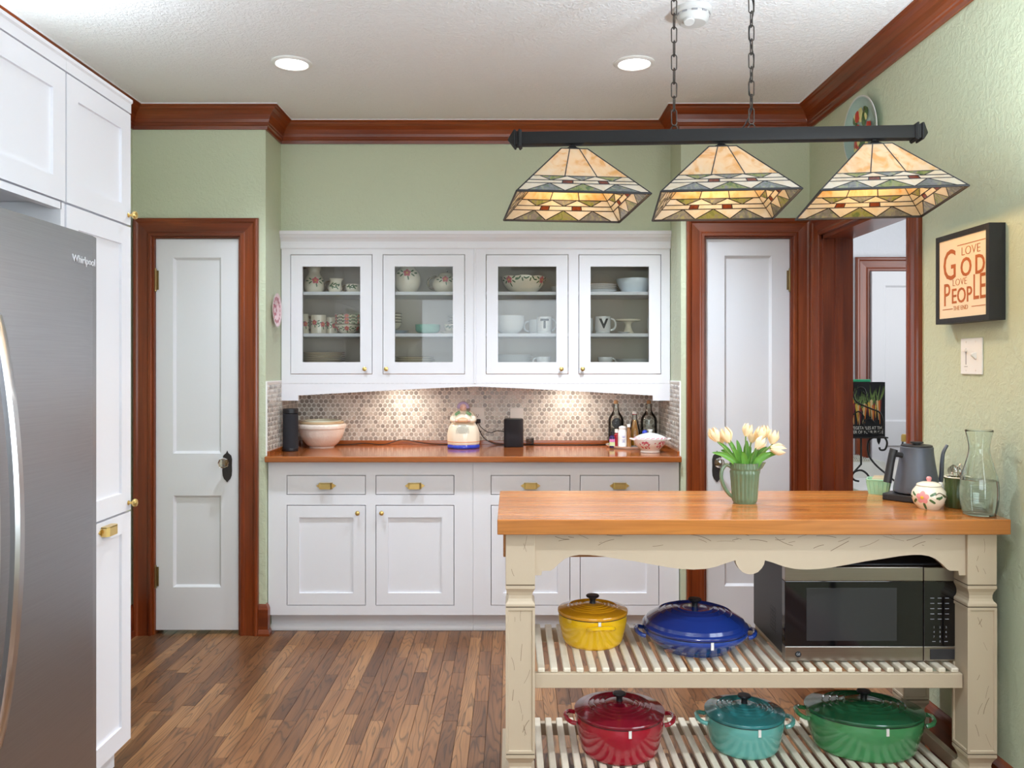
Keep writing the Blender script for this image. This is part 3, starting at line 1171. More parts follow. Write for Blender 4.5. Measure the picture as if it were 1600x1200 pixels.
# ---- upper cabinets
YV = YU
toU = lambda u, n, z: (u, YV - n, z)
UZ0, UZ1 = pz(599, YU), pz(389, YU)
dux = [(453.6, 581.8), (597.8, 726.5), (759.2, 888.3), (903.8, 1033)]
duz = (pz(584.8, YU), pz(397.5, YU))
SPU = px(742, YU)
FL = 1.384
SHZ = [(1.788, 1.807), (1.556, 1.575)]
ulabels = ['white wall cabinet with glass doors holding the rose patterned dishes', 'white wall cabinet with glass doors holding the lettered mugs']
for j, (u0, u1, idx) in enumerate(((AL + 0.004, SPU - 0.0006, (0, 1)), (SPU + 0.0006, AR - 0.004, (2, 3)))):
    t = thing('wall_cabinet', ulabels[j], 'cabinet', ((u0 + u1) / 2, YU, UZ0), group='glass fronted wall cabinets')
    holes = [(px(dux[i][0], YU), px(dux[i][1], YU), duz[0], duz[1]) for i in idx]
    wp(t, 'face_frame', frame_cells(nb(), u0, u1, UZ0, UZ1, holes, toU, -0.02, 0.0), WHITE)
    cc = nb()
    for (a, b) in ((u0, u0 + 0.015), (u1 - 0.015, u1)):
        box(cc, a, b, YU + 0.021, YB - 0.002, UZ0 + 0.02, UZ1)
    box(cc, u0 + 0.015, u1 - 0.015, YU + 0.021, YB - 0.02, UZ1 - 0.02, UZ1)
    wp(t, 'carcass', cc, TAUPE)
    wp(t, 'bottom_board', bx(u0 + 0.015, u1 - 0.015, YU + 0.021, YB - 0.02, FL - 0.02, FL), WHITE)
    wp(t, 'back_panel', bx(u0 + 0.015, u1 - 0.015, YB - 0.02, YB - 0.006, UZ0 + 0.02, UZ1), TAUPE)
    for z0, z1 in SHZ:
        wp(t, 'shelf', bx(u0 + 0.016, u1 - 0.016, YU + 0.032, YB - 0.021, z0, z1, bev=0.002), WHITE)
    for k, i in enumerate(idx):
        a, b = px(dux[i][0], YU), px(dux[i][1], YU)
        d = shaker(t, toU, a, b, duz[0], duz[1], 0.0635, glass=True)
        knob(d, toU, (b - 0.040) if k == 0 else (a + 0.022), pz(576.5, YU))
        
# joint bead between the two units
wpb = bx(SPU - 0.006, SPU + 0.006, YU - 0.006, YU - 0.0005, UZ0, UZ1, bev=0.002)
solo('joint_bead', wpb, WHITE, 'thin white upright bead between the two glass wall cabinets', 'bead')
# cornice
cz0 = UZ1
cor = sweep([(AL + 0.001, YU), (AR - 0.001, YU)], [(0, cz0), (0.004, cz0), (0.006, cz0 + 0.006), (0.006, cz0 + 0.040), (0.012, cz0 + 0.052), (0.022, cz0 + 0.064), (0.026, cz0 + 0.074), (0.030, cz0 + 0.078), (0.030, 2.136), (0, 2.136)], lambda u, v, w: (u, v, w))
for f in cor.faces:
    f.material_index = 0
solo('cornice', cor, WHITE, 'white painted cornice along the top of the glass wall cabinets', 'cornice')
# arched valance
xs0, xs1 = AL + 0.004, AR - 0.004
n0x, n1x = px(466, YU), px(1020, YU)
zb, zs_, zc = pz(626, YU), pz(618, YU), pz(604, YU)
pts = [(xs0, UZ0 - 0.001), (xs0, zb), (n0x, zb), (n0x, zs_)]
for k in range(1, 24):
    f = k / 24
    xx = n0x + (n1x - n0x) * f
    g = 1 - abs(2 * f - 1) ** 1.15
    pts.append((xx, zs_ + (zc - zs_) * g))
pts += [(n1x, zs_), (n1x, zb), (xs1, zb), (xs1, UZ0 - 0.001)]
va = prism(pts, lambda u, v, d: (u, YU + d, v), 0.0, 0.02)
solo('valance', va, WHITE, 'white arched valance board under the glass wall cabinets', 'valance')

# ---- penny tile backsplash (tiles under ten pixels: one joined part)
TZ1 = 1.307
PT = 0.0283
rows = PT * math.sqrt(3) / 2


def pennies(o, u0, u1, z0, z1, to, th=0.0025):
    bm = nb()
    z = z0 + rows * 0.45
    k = 0
    while z < z1 - rows * 0.35:
        u = u0 + (PT / 2 if k % 2 else 0.0) + PT * 0.3
        while u < u1 - PT * 0.3:
            R = PT * 0.442
            ring0, ring1 = [], []
            for s in range(12):
                a = 2 * pi * (s + 0.5) / 12
                # between a hexagon and a circle
                e = R * (1.0 - 0.035 * (s % 2 == 0))
                ring0.append(bm.verts.new(to(u + e * cos(a), 0.0, z + e * sin(a))))
                ring1.append(bm.verts.new(to(u + e * 0.93 * cos(a), th, z + e * 0.93 * sin(a))))
            bm.faces.new(ring1)
            for s in range(12):
                bm.faces.new((ring0[s], ring0[(s + 1) % 12], ring1[(s + 1) % 12], ring1[s]))
            u += PT
        z += rows
        k += 1
    bmesh.ops.recalc_face_normals(bm, faces=bm.faces[:])
    p = obj('penny_tile', bm, TILE, o, False)
    p['kind'] = 'stuff'
    return p


wp(wall_back, 'grout', bx(AL, AR, YB - 0.003, YB - 0.0005, CTOP + 0.02, 1.335), GROUT)
pennies(wall_back, AL + 0.004, AR - 0.004, CTOP + 0.024, 1.33, lambda u, n, z: (u, YB - 0.003 - n, z))
for sg, xx in ((1, AL), (-1, AR)):
    wp(wall_back, 'grout', bx(xx, xx + sg * 0.003, YD + 0.006, YB - 0.003, CTOP + 0.001, TZ1), GROUT)
    pennies(wall_back, YD + 0.014, YB - 0.004, CTOP + 0.026, TZ1 - 0.004, lambda u, n, z, sg=sg, xx=xx: (xx + sg * (0.003 + n), u, z))
    wp(wall_back, 'tile_edging', bx(xx, xx + sg * 0.007, YD + 0.001, YU, TZ1 - 0.001, TZ1 + 0.007), PLASTICW)
    wp(wall_back, 'tile_edging', bx(xx, xx + sg * 0.007, YD + 0.001, YD + 0.009, CTOP + 0.001, TZ1), PLASTICW)

# ---- tall cabinets on the left
XC = -1.34
toL = lambda u, n, z: (XC + n, u, z)
TY0, TY1 = 2.482, 2.905
TT = 2.33
SP1, SP2, SP0 = 1.886, 0.889, 0.085
t = thing('tall_cabinet', 'tall white cabinet with three stacked doors and brass knobs beside the refrigerator', 'cabinet', ((XC + XL) / 2, (TY0 + TY1) / 2, 0))
wp(t, 'carcass', bx(XL + 0.002, XC - 0.022, TY0, TY1, SP0, TT), WHITE)
wp(t, 'frieze', sweep([(XC - 0.02, TY0 - 0.0), (XC - 0.02, TY1)], [(0, 2.283), (0.020, 2.283), (0.020, 2.315), (0.026, 2.320), (0.026, TT), (0, TT)], lambda u, v, w: (u, v, w)), [WHITE] * 3)
wp(t, 'toe_board', bx(XL + 0.002, XC - 0.045, TY0, TY1 - 0.03, 0.001, SP0), WHITE)
d = shaker(t, toL, TY0, TY1, SP1, 2.281, 0.066)
knob(d, toL, TY1 - 0.022, pz(338, TY1), s=1.15)
d = shaker(t, toL, TY0, TY1, SP2, SP1, 0.066)
knob(d, toL, TY1 - 0.022, pz(784, TY1), s=1.15)
d = shaker(t, toL, TY0, TY1, SP0, SP2, 0.066)
bin_pull(d, toL, 2.725, SP2 - 0.036)

FY0, FY1 = 1.36, 2.28
t = thing('over_fridge_cabinet', 'white two-door cabinet above the refrigerator', 'cabinet', ((XC + XL) / 2, 2.0, SP1))
OYA = 1.50
wp(t, 'carcass', bx(XL + 0.002, XC - 0.022, OYA, TY0 - 0.001, SP1, TT), WHITE)
wp(t, 'frieze', sweep([(XC - 0.02, OYA), (XC - 0.02, TY0 - 0.001)], [(0, 2.283), (0.020, 2.283), (0.020, 2.315), (0.026, 2.320), (0.026, TT), (0, TT)], lambda u, v, w: (u, v, w)), [WHITE] * 3)
mid = (OYA + TY0) / 2
for (a, b) in ((OYA, mid), (mid, TY0 - 0.001)):
    d = shaker(t, toL, a, b, SP1, 2.281, 0.066)
wp(t, 'light_rail', bx(XC - 0.03, XC - 0.004, OYA, TY0 - 0.02, SP1 - 0.022, SP1 - 0.001), WHITE)
pn = bx(XL + 0.01, XC - 0.004, TY0 - 0.024, TY0 - 0.002, 0.001, SP1 - 0.001)
solo('fridge_side_panel', pn, WHITE, 'white upright end panel between the refrigerator and the tall cabinet', 'panel')

# ---- refrigerator
XF = -1.136
FT = 1.75
t = thing('refrigerator', 'stainless steel side by side refrigerator with long bowed handles', 'refrigerator', (-1.55, (FY0 + FY1) / 2, 0))
wp(t, 'cabinet_body', bx(XL + 0.02, XF - 0.085, FY0 + 0.005, FY1 - 0.005, 0.012, FT - 0.012, bev=0.004), plain('grey_fridge_side', sr(112, 112, 116), 0.45))
SEAM = 1.765


def fridge_door(y0, y1):
    b = nb()
    # slightly bowed face
    N = 14
    poly = [(XF - 0.075, y0)]
    for k in range(N + 1):
        f = k / N
        poly.append((XF - 0.006 * (2 * f - 1) ** 4 - (0.006 if k in (0, N) else 0.0), y0 + (y1 - y0) * f))
    poly.append((XF - 0.075, y1))
    prism(poly, lambda u, v, d: (u, v, d), 0.06, FT, b)
    return b


dd = []
for (a, b) in ((FY0, SEAM - 0.003), (SEAM + 0.003, FY1)):
    o = wp(t, 'door', fridge_door(a, b), STEEL, False)
    dd.append(o)
for o, yy in ((dd[0], SEAM - 0.045), (dd[1], SEAM + 0.040)):
    hp = []
    zA, zB = 1.51, 0.56
    for k in range(25):
        f = k / 24
        z = zA + (zB - zA) * f
        bow = sin(pi * f)
        hp.append((z, bow))
    hb2 = nb()
    prev = None
    rings = []
    for z, bow in hp:
        n0 = 0.006 + 0.050 * bow ** 0.8
        yo = 0.0
        w = 0.017
        r = [hb2.verts.new((XF + n0 + dx, yy + dy, z)) for dx, dy in ((-0.008, -w * 0.9), (0.004, -w), (0.010, -w * 0.5), (0.010, w * 0.5), (0.004, w), (-0.008, w * 0.9))]
        rings.append(r)
    for A, Bq in zip(rings, rings[1:]):
        for k in range(6):
            hb2.faces.new((A[k], A[(k + 1) % 6], Bq[(k + 1) % 6], Bq[k]))
    hb2.faces.new(rings[0])
    hb2.faces.new(rings[-1])
    for zz in (zA - 0.02, zB + 0.02):
        box(hb2, XF - 0.006, XF + 0.014, yy - 0.014, yy + 0.014, zz - 0.02, zz + 0.02, bev=0.003)
    wp(o, 'handle', hb2, STEELH, True)
lg = text_bm('Whirlpool', 0.028, 0.0008)
wp(dd[1], 'logo', place(lg, (XF + 0.0012, 2.19, 1.676), *ONLEFT), plain('chrome_logo', sr(226, 226, 230), 0.3, 0.2))
wp(t, 'toe_grille', bx(XL + 0.05, XF - 0.05, FY0 + 0.01, FY1 - 0.01, 0.0, 0.058), BLACK)

# ------------------------------------------------------------------ kitchen island
IY0, IY1 = 2.490, 3.060
IX0, IX1 = px(777, IY0), px(1580, IY0)
IT = 0.933
IB = IT - 0.046
t = thing('kitchen_island', 'distressed cream kitchen island with a butcher block top and slatted shelves', 'island', ((IX0 + IX1) / 2, (IY0 + IY1) / 2, 0))
NS = 9
sw = (IY1 - IY0) / NS
for k in range(NS):
    a, b = IY0 + k * sw, IY0 + (k + 1) * sw
    o = wp(t, 'top_stave', bx(IX0, IX1, a + 0.0001, b - 0.0001, IB, IT, bev=0.0012 if 0 < k < NS - 1 else 0.002, seg=1), STAVE)
# hanging leaf at the back
wp(t, 'drop_leaf', bx(IX0 + 0.012, IX1 - 0.012, IY1 - 0.012, IY1 + 0.010, 0.690, IB - 0.004, bev=0.003), STAVEY)

LX0, LX1 = px(790, 2.52), px(836, 2.52)
RX0, RX1 = px(1508, 2.52), px(1558, 2.52)
RX0 = RX1 - (LX1 - LX0)
LY0, LY1 = 2.520, 3.020
lw = LX1 - LX0


def leg_bm(cx, cy):
    b = nb()
    h = lw / 2

    def blk(z0, z1, w, inset=None):
        tb = nb()
        box(tb, cx - w, cx + w, cy - w, cy + w, z0, z1, bev=0.0015, seg=1)
        merge(b, tb)

    def ring_stack(prof):
        rs = []
        for w, z in prof:
            rs.append([b.verts.new((cx + sx * w, cy + sy * w, z)) for sx, sy in ((-1, -1), (1, -1), (1, 1), (-1, 1))])
        for A, Bq in zip(rs, rs[1:]):
            for k in range(4):
                b.faces.new((A[k], A[(k + 1) % 4], Bq[(k + 1) % 4], Bq[k]))
        b.faces.new(rs[0][::-1])
        b.faces.new(rs[-1])

    blk(0.728, IB, h)
    ring_stack([(h, 0.725), (h, 0.716), (h * 0.95, 0.712), (h * 0.86, 0.704), (h * 0.80, 0.694), (h * 0.80, 0.684), (h * 0.86, 0.676), (h * 0.97, 0.671), (h, 0.668), (h, 0.662)])
    # panelled block with recessed faces
    tb = nb()
    box(tb, cx - h, cx + h, cy - h, cy + h, 0.212, 0.658)
    sides = [f for f in tb.faces if abs(f.normal.z) < 0.5]
    r = bmesh.ops.inset_individual(tb, faces=sides, thickness=0.011, depth=0.0)
    r = bmesh.ops.inset_individual(tb, faces=sides, thickness=0.003, depth=-0.004)
    merge(b, tb)
    ring_stack([(h, 0.208), (h, 0.199), (h * 0.90, 0.192), (h * 0.78, 0.180), (h * 0.74, 0.168), (h * 0.80, 0.158), (h * 0.98, 0.150), (h, 0.146), (h, 0.100), (h * 0.86, 0.085), (h * 0.70, 0.0)])
    return b


legs = [(LX0 + lw / 2, LY0 + lw / 2), (RX0 + lw / 2, LY0 + lw / 2), (LX0 + lw / 2, LY1 - lw / 2), (RX0 + lw / 2, LY1 - lw / 2)]
for i, (cx, cy) in enumerate(legs):
    L = wp(t, 'leg', leg_bm(cx, cy), CREAMPAINT)
    gr = nb()
    h = lw / 2
    for z in (0.7265, 0.660, 0.210):
        box(gr, cx - h + 0.002, cx + h - 0.002, cy - h + 0.002, cy + h - 0.002, z - 0.003, z + 0.003)
    wp(L, 'glaze_line', gr, GROOVE)
# scratches of the distressed finish, thin inlaid strokes
rs = random.Random(11)


def scratch(bm, x, z, L, ang, y, w=0.0007):
    n = 5
    pts = []
    cv = rs.uniform(-0.25, 0.25)
    for k in range(n):
        f = k / (n - 1) - 0.5
        pts.append((x + L * f * cos(ang) + cv * L * (f * f) * sin(ang), z + L * f * sin(ang) - cv * L * (f * f) * cos(ang)))
    for (a, b), (c, d) in zip(pts, pts[1:]):
        nx, nz = -sin(ang) * w, cos(ang) * w
        vs = [bm.verts.new(q) for q in ((a - nx, y, b - nz), (c - nx, y, d - nz), (c + nx, y, d + nz), (a + nx, y, b + nz))]
        bm.faces.new(vs)


sc = nb()
for cx, cy in legs[:2]:
    for k in range(16):
        z = rs.uniform(0.24, 0.86)
        if 0.64 < z < 0.74:
            continue
        yy = cy - lw / 2 - 0.0003 if z > 0.72 else cy - lw / 2 + 0.0036
        scratch(sc, cx + rs.uniform(-0.024, 0.024), z, rs.uniform(0.015, 0.055), radians(rs.uniform(60, 115)), yy, rs.uniform(0.0003, 0.0007))

# scalloped aprons
half = [(837, 899), (847, 899), (848, 892), (861, 892), (866, 889), (874, 881), (884, 873), (894, 869), (906, 867), (920, 867), (940, 869), (965, 873), (993, 877), (1020, 882), (1045, 886.5), (1065, 889), (1085, 890), (1103, 889), (1120, 885.5), (1138, 879), (1150, 875.5), (1151.5, 882), (1155, 888), (1161, 894), (1167, 896.5), (1173, 897.5)]
AYF = 2.532
cxp = (LX1 + RX0) / 2


def apron_poly():
    left = []
    for u, v in half:
        f = (u - 837.0) / (1173.0 - 837.0)
        left.append((LX1 + f * (cxp - LX1), pz(v, AYF)))
    right = [(2 * cxp - a, b) for a, b in reversed(left[:-1])]
    return [(LX1, IB - 0.0005)] + left + right + [(RX0, IB - 0.0005)]


ap = apron_poly()
A = wp(t, 'apron', prism(ap, lambda u, v, d: (u, AYF + d, v), 0.0, 0.02), CREAMPAINT)
wp(t, 'apron', prism(ap, lambda u, v, d: (u, LY1 - 0.03 + d, v), 0.0, 0.02), CREAMPAINT)
for xx in (LX0 + 0.02, RX1 - 0.04):
    wp(t, 'side_apron', bx(xx, xx + 0.02, LY0 + lw, LY1 - lw, 0.78, IB - 0.0005), CREAMPAINT)
for k in range(30):
    scratch(sc, rs.uniform(LX1 + 0.03, RX0 - 0.03), rs.uniform(0.835, 0.88), rs.uniform(0.006, 0.07), radians(rs.uniform(-30, 30)), AYF - 0.0003, rs.uniform(0.0003, 0.0008))
s_ = wp(t, 'worn_scratches', sc, WEAR)
s_['kind'] = 'stuff'

# slatted shelves
SZ = [(0.4475, 0.4625, 0.402), (0.110, 0.125, 0.066)]
NSL = 33
pitch = (RX0 - LX1) / NSL
slat_me = None
for z0, z1, zr in SZ:
    for (y0, y1) in ((2.547, 2.569), (2.972, 2.994)):
        wp(t, 'shelf_rail', bx(LX1, RX0, y0, y1, zr, z0 - 0.0003, bev=0.002), CREAMPAINT)
    xo = LX0 - 0.014 if z0 < 0.3 else LX0 + 0.01
    wp(t, 'end_rail', bx(xo, xo + 0.024, LY0 + lw, LY1 - lw, zr, z0, bev=0.002), CREAMPAINT)
    wp(t, 'end_rail', bx(RX1 - 0.03, RX1 - 0.006, LY0 + lw, LY1 - lw, zr, z0, bev=0.002), CREAMPAINT)
    for k in range(NSL):
        xx = LX1 + (k + 0.5) * pitch
        if slat_me is None:
            first = obj('slat', bx(-0.0115, 0.0115, -0.218, 0.218, -0.0075, 0.0075, bev=0.004, seg=2), SLATP, t, True, False)
            slat_me = first
            o = first
        else:
            o = copy_part(slat_me, t, (0, 0, 0))
        o.location = Vector((xx, 2.7705, (z0 + z1) / 2)) - t.location


# ------------------------------------------------------------------ enamelled pots
def pot(name, label, loc, rx, ry, h, lidh, col, lidcol, rz=0.0, base=0.86, dome=None, hout=0.04, hw=0.075, clip=0.1):
    m1 = enamel(name + '_' + 'body_enamel_%d' % len(bpy.data.materials), col)
    m2 = enamel(name + '_' + 'lid_enamel_%d' % len(bpy.data.materials), lidcol)
    t = thing(name, label, 'pot', loc, rz, group='enamelled cast iron pots on the island shelves')
    R = rx
    k = ry / rx
    pr = crom([(R * base * 0.90, 0.0), (R * base * 0.99, 0.010), (R * (base * 0.65 + 0.35), h * 0.35), (R * 0.985, h * 0.75), (R * 0.99, h)], 4)
    lp(t, 'body', lathe(vessel(pr, 0.005, 0.006), 48, sy=k), m1)
    lp(t, 'rim', lathe([(R * 0.985, h), (R * 0.998, h), (R * 0.998, h + 0.003), (R * 0.96, h + 0.003)], 48, sy=k), BLACK)
    d = dome or lidh
    z0 = h + 0.003
    lid = [(0.0, z0 + d), (R * 0.16, z0 + d), (R * 0.20, z0 + d * 0.985)]
    ring_r = [0.34, 0.46, 0.58, 0.70]
    f = lambda q: z0 + 0.010 + (d - 0.010) * max(0.0, 1 - q ** 3.4) if dome else z0 + 0.010 + (d - 0.010) * max(0.0, 1 - q ** 1.7)
    for q in ring_r:
        lid += [(R * (q - 0.022), f(q) - 0.0004), (R * q, f(q) + 0.0018), (R * (q + 0.022), f(q) - 0.0010)]
    if dome:
        lid += [(R * 0.80, f(0.80)), (R * 0.88, f(0.88)), (R * 0.93, f(0.93) + 0.002), (R * 0.955, z0 + 0.013)]
    else:
        lid += [(R * 0.82, f(0.82)), (R * 0.92, z0 + 0.012)]
    lid += [(R * 1.0, z0 + 0.009), (R * 1.012, z0 + 0.006), (R * 1.008, z0), (R * 0.9, z0), (0.0, z0)]
    L = lp(t, 'lid', lathe(lid, 48, sy=k), m2)
    kz = z0 + d
    kn = lathe([(0.0, kz - 0.002), (0.011, kz - 0.002), (0.0095, kz + 0.008), (0.012, kz + 0.016), (0.021, kz + 0.021), (0.0225, kz + 0.025), (0.020, kz + 0.028), (0.0, kz + 0.029)], 24)
    lp(L, 'lid_knob', kn, BLACK)
    for sg in (-1, 1):
        pts = []
        zz = h - 0.022
        for q in range(15):
            a = pi * q / 14
            pts.append((sg * (R * 0.965 + hout * sin(a) ** 0.7), hw / 2 * cos(a) * 1.05, zz + 0.010 * sin(a)))
        hb = tube(pts, 0.0072, seg=8)
        lp(t, 'loop_handle', hb, m1)
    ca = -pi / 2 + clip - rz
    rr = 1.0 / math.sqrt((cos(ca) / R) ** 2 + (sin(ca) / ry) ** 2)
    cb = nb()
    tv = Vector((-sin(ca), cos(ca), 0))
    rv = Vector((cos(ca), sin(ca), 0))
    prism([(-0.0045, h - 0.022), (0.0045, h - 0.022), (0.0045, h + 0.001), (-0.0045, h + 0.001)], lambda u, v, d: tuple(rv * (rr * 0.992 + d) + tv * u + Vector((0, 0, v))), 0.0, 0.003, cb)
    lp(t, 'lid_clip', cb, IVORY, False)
    return t


MZ, LZ = 0.4625, 0.125
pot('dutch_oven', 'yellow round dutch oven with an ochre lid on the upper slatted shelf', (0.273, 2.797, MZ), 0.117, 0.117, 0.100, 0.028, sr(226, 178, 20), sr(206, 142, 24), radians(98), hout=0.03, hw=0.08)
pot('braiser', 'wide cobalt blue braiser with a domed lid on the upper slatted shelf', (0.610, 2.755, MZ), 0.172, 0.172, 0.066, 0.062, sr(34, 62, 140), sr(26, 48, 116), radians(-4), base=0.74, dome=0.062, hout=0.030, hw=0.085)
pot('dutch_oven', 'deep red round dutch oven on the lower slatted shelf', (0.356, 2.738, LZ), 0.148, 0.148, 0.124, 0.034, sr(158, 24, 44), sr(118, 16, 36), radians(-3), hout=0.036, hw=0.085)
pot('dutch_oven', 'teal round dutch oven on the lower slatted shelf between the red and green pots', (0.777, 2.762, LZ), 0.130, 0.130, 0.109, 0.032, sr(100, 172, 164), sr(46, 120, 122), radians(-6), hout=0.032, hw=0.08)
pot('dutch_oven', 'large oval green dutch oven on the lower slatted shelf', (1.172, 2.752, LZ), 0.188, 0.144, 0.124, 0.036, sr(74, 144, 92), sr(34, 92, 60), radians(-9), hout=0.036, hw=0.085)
# ------------------------------------------------------------------ microwave
MY0, MY1 = 2.600, 2.962
MX0, MX1 = px(1226.5, MY0), px(1497, MY0)
MB, MT = 0.472, pz(884, MY0)
t = thing('microwave_oven', 'black and stainless countertop microwave oven on the slatted shelf', 'microwave', ((MX0 + MX1) / 2, (MY0 + MY1) / 2, MZ))
wp(t, 'casing', bx(MX0 + 0.006, MX1 - 0.004, MY0 + 0.03, MY1, MB, MT, bev=0.006), MWSIDE)
DV = px(1443, MY0)
zt, zb_ = pz(908, MY0), pz(1010, MY0)
z_a, z_b = pz(1033, MY0), pz(886, MY0)
dr = wp(t, 'door', bx(MX0, DV - 0.001, MY0, MY0 + 0.03, zb_, zt, bev=0.002), BLKGLASS)
wp(dr, 'top_strip', bx(MX0, DV - 0.001, MY0 - 0.001, MY0 + 0.03, zt, z_b, bev=0.002), STEELX)
wp(dr, 'bottom_strip', bx(MX0, DV - 0.001, MY0 - 0.001, MY0 + 0.03, z_a, zb_, bev=0.002), STEELX)
wp(dr, 'window', bx(px(1260, MY0), px(1401, MY0), MY0 - 0.0012, MY0 + 0.001, pz(1001, MY0), pz(919, MY0)), WINDOWM)
cp = wp(t, 'control_panel', bx(DV + 0.001, MX1, MY0, MY0 + 0.03, zb_, zt, bev=0.002), BLKGLASS)
wp(cp, 'top_strip', bx(DV + 0.001, MX1, MY0 - 0.001, MY0 + 0.03, zt, z_b, bev=0.002), STEELX)
wp(cp, 'bottom_strip', bx(DV + 0.001, MX1, MY0 - 0.001, MY0 + 0.03, z_a, zb_, bev=0.002), STEELX)
wp(cp, 'open_button', bx(px(1453, MY0), px(1491, MY0), MY0 - 0.003, MY0, pz(1030, MY0), pz(1014, MY0), bev=0.001), MWSIDE)
kp = nb()
for r in range(5):
    for c in range(3):
        x = px(1456.5 + c * 11.5, MY0)
        z = pz(934.5 + r * 8.2, MY0)
        box(kp, x - 0.006, x + 0.006, MY0 - 0.0014, MY0, z - 0.0008, z + 0.0008)
nums = ['1', '2', '3', '4', '5', '6', '7', '8', '9', '', '0', '']
for i, s in enumerate(nums):
    x = px(1459 + (i % 3) * 9.5, MY0)
    z = pz(980 + (i // 3) * 7.4, MY0)
    if s:
        merge(kp, place(text_bm(s, 0.009, 0.0003), (x, MY0 - 0.0014, z), *FRONT))
    else:
        box(kp, x - 0.005, x + 0.005, MY0 - 0.0014, MY0, z - 0.0008, z + 0.0008)
wp(cp, 'key_print', kp, LETTER)
lgx, lgz = px(1247, MY0), pz(1022, MY0)
lb = prism([(0.0095 * cos(2 * pi * k / 24), 0.0095 * sin(2 * pi * k / 24)) for k in range(24)], lambda u, v, d: (lgx + u, MY0 - 0.001 - d, lgz + v), 0.0, 0.0012)
L = wp(dr, 'logo_badge', lb, BLACK)
wp(L, 'logo_letters', place(text_bm('GE', 0.0105, 0.0003), (lgx, MY0 - 0.0026, lgz), *FRONT), LETTER)
vt = nb()
for r in range(7):
    for c in range(4):
        box(vt, MX0 + 0.0052, MX0 + 0.0064, MY0 + 0.11 + c * 0.016 + (r % 2) * 0.004, MY0 + 0.121 + c * 0.016 + (r % 2) * 0.004, 0.520 + r * 0.012, 0.5265 + r * 0.012)
wp(t, 'vent_slots', vt, BLACK)
for fx in (MX0 + 0.05, MX1 - 0.05):
    for fy in (MY0 + 0.06, MY1 - 0.05):
        wp(t, 'foot', lathe([(0, MZ), (0.012, MZ), (0.012, MB + 0.002), (0, MB + 0.002)], 12, off=(fx, fy, 0)), BLACK)

# ------------------------------------------------------------------ pendant over the island
BY, BZ = 2.72, 2.153
BYAW = radians(-3.6)
bx0, bx1 = px(806, 2.755), px(1437, 2.675)
BC = ((bx0 + bx1) / 2, BY, BZ)
BL = (bx1 - bx0) / cos(BYAW) - 0.03
t = thing('island_pendant', 'black bar pendant light with three leaded art glass shades on chains', 'pendant light', BC, BYAW)
lp(t, 'bar', box(nb(), -BL / 2, BL / 2, -0.021, 0.021, -0.021, 0.021, bev=0.003), BARM)
for sg in (-1, 1):
    fb = nb()
    def sq(x, w):
        return [fb.verts.new((sg * (BL / 2 + x), a * w, b * w)) for a, b in ((-1, -1), (1, -1), (1, 1), (-1, 1))]
    st_ = [sq(-0.006, 0.024), sq(0.0, 0.028), sq(0.004, 0.028), sq(0.007, 0.022), sq(0.013, 0.022), sq(0.015, 0.027), sq(0.020, 0.027), sq(0.042, 0.002)]
    for a, b in zip(st_, st_[1:]):
        for k in range(4):
            fb.faces.new((a[k], a[(k + 1) % 4], b[(k + 1) % 4], b[k]))
    fb.faces.new(st_[0])
    fb.faces.new(st_[-1])
    bmesh.ops.recalc_face_normals(fb, faces=fb.faces[:])
    lp(t, 'finial', fb, BARM, False)

W0, W1, SH0, SH1 = 0.044, 0.209, -0.048, -0.232
UA = [-1, -0.86, -0.29, 0.29, 0.86, 1]
UB = [-0.575, 0.0, 0.575]
TA, TB, TC, TDn = 0.66, 0.755, 0.825, 0.985


def fp(u, tt):
    w = W0 + (W1 - W0) * tt
    return Vector((u * w, -w, SH0 + (SH1 - SH0) * tt))


PIECES = []
for a, b in ((-1, -0.36), (-0.36, 0.36), (0.36, 1)):
    PIECES.append(([(a, 0.0), (b, 0.0), (b * (0.93 if abs(b) < 1 else 1), TA), (a * (0.93 if abs(a) < 1 else 1), TA)], G_CREAM))
for k, c in enumerate(UB):
    PIECES.append(([(UA[k + 1], TA), (UA[k + 2], TA), (c, TB)], (G_GREEN, G_BLUE, G_GREEN)[k]))
    PIECES.append(([(UA[k + 1], TDn), (UA[k + 2], TDn), (c, TC)], (G_BLUE, G_GREEN, G_BLUE)[k]))
for k in range(2):
    PIECES.append(([(UB[k], TB), (UB[k + 1], TB), (UA[k + 2], TA)], G_WHITE))
    PIECES.append(([(UB[k], TC), (UB[k + 1], TC), (UA[k + 2], TDn)], G_WHITE))
for s in (-1, 1):
    PIECES.append(([(s * 1.0, TA), (s * 0.86, TA), (s * 0.575, TB), (s * 1.0, TB)], G_WHITE))
    PIECES.append(([(s * 1.0, TDn), (s * 0.86, TDn), (s * 0.575, TC), (s * 1.0, TC)], G_WHITE))
for a, b, m in ((-1, -0.36, G_WHITE), (-0.36, -0.17, G_RED), (-0.17, 0.30, G_WHITE), (0.30, 0.47, G_RED), (0.47, 1, G_WHITE)):
    PIECES.append(([(a, TB), (b, TB), (b, TC), (a, TC)], m))
nrm = Vector((0, -(SH0 - SH1), (W1 - W0))).normalized()
if nrm.y > 0:
    nrm = -nrm
proto = None
came_src = None
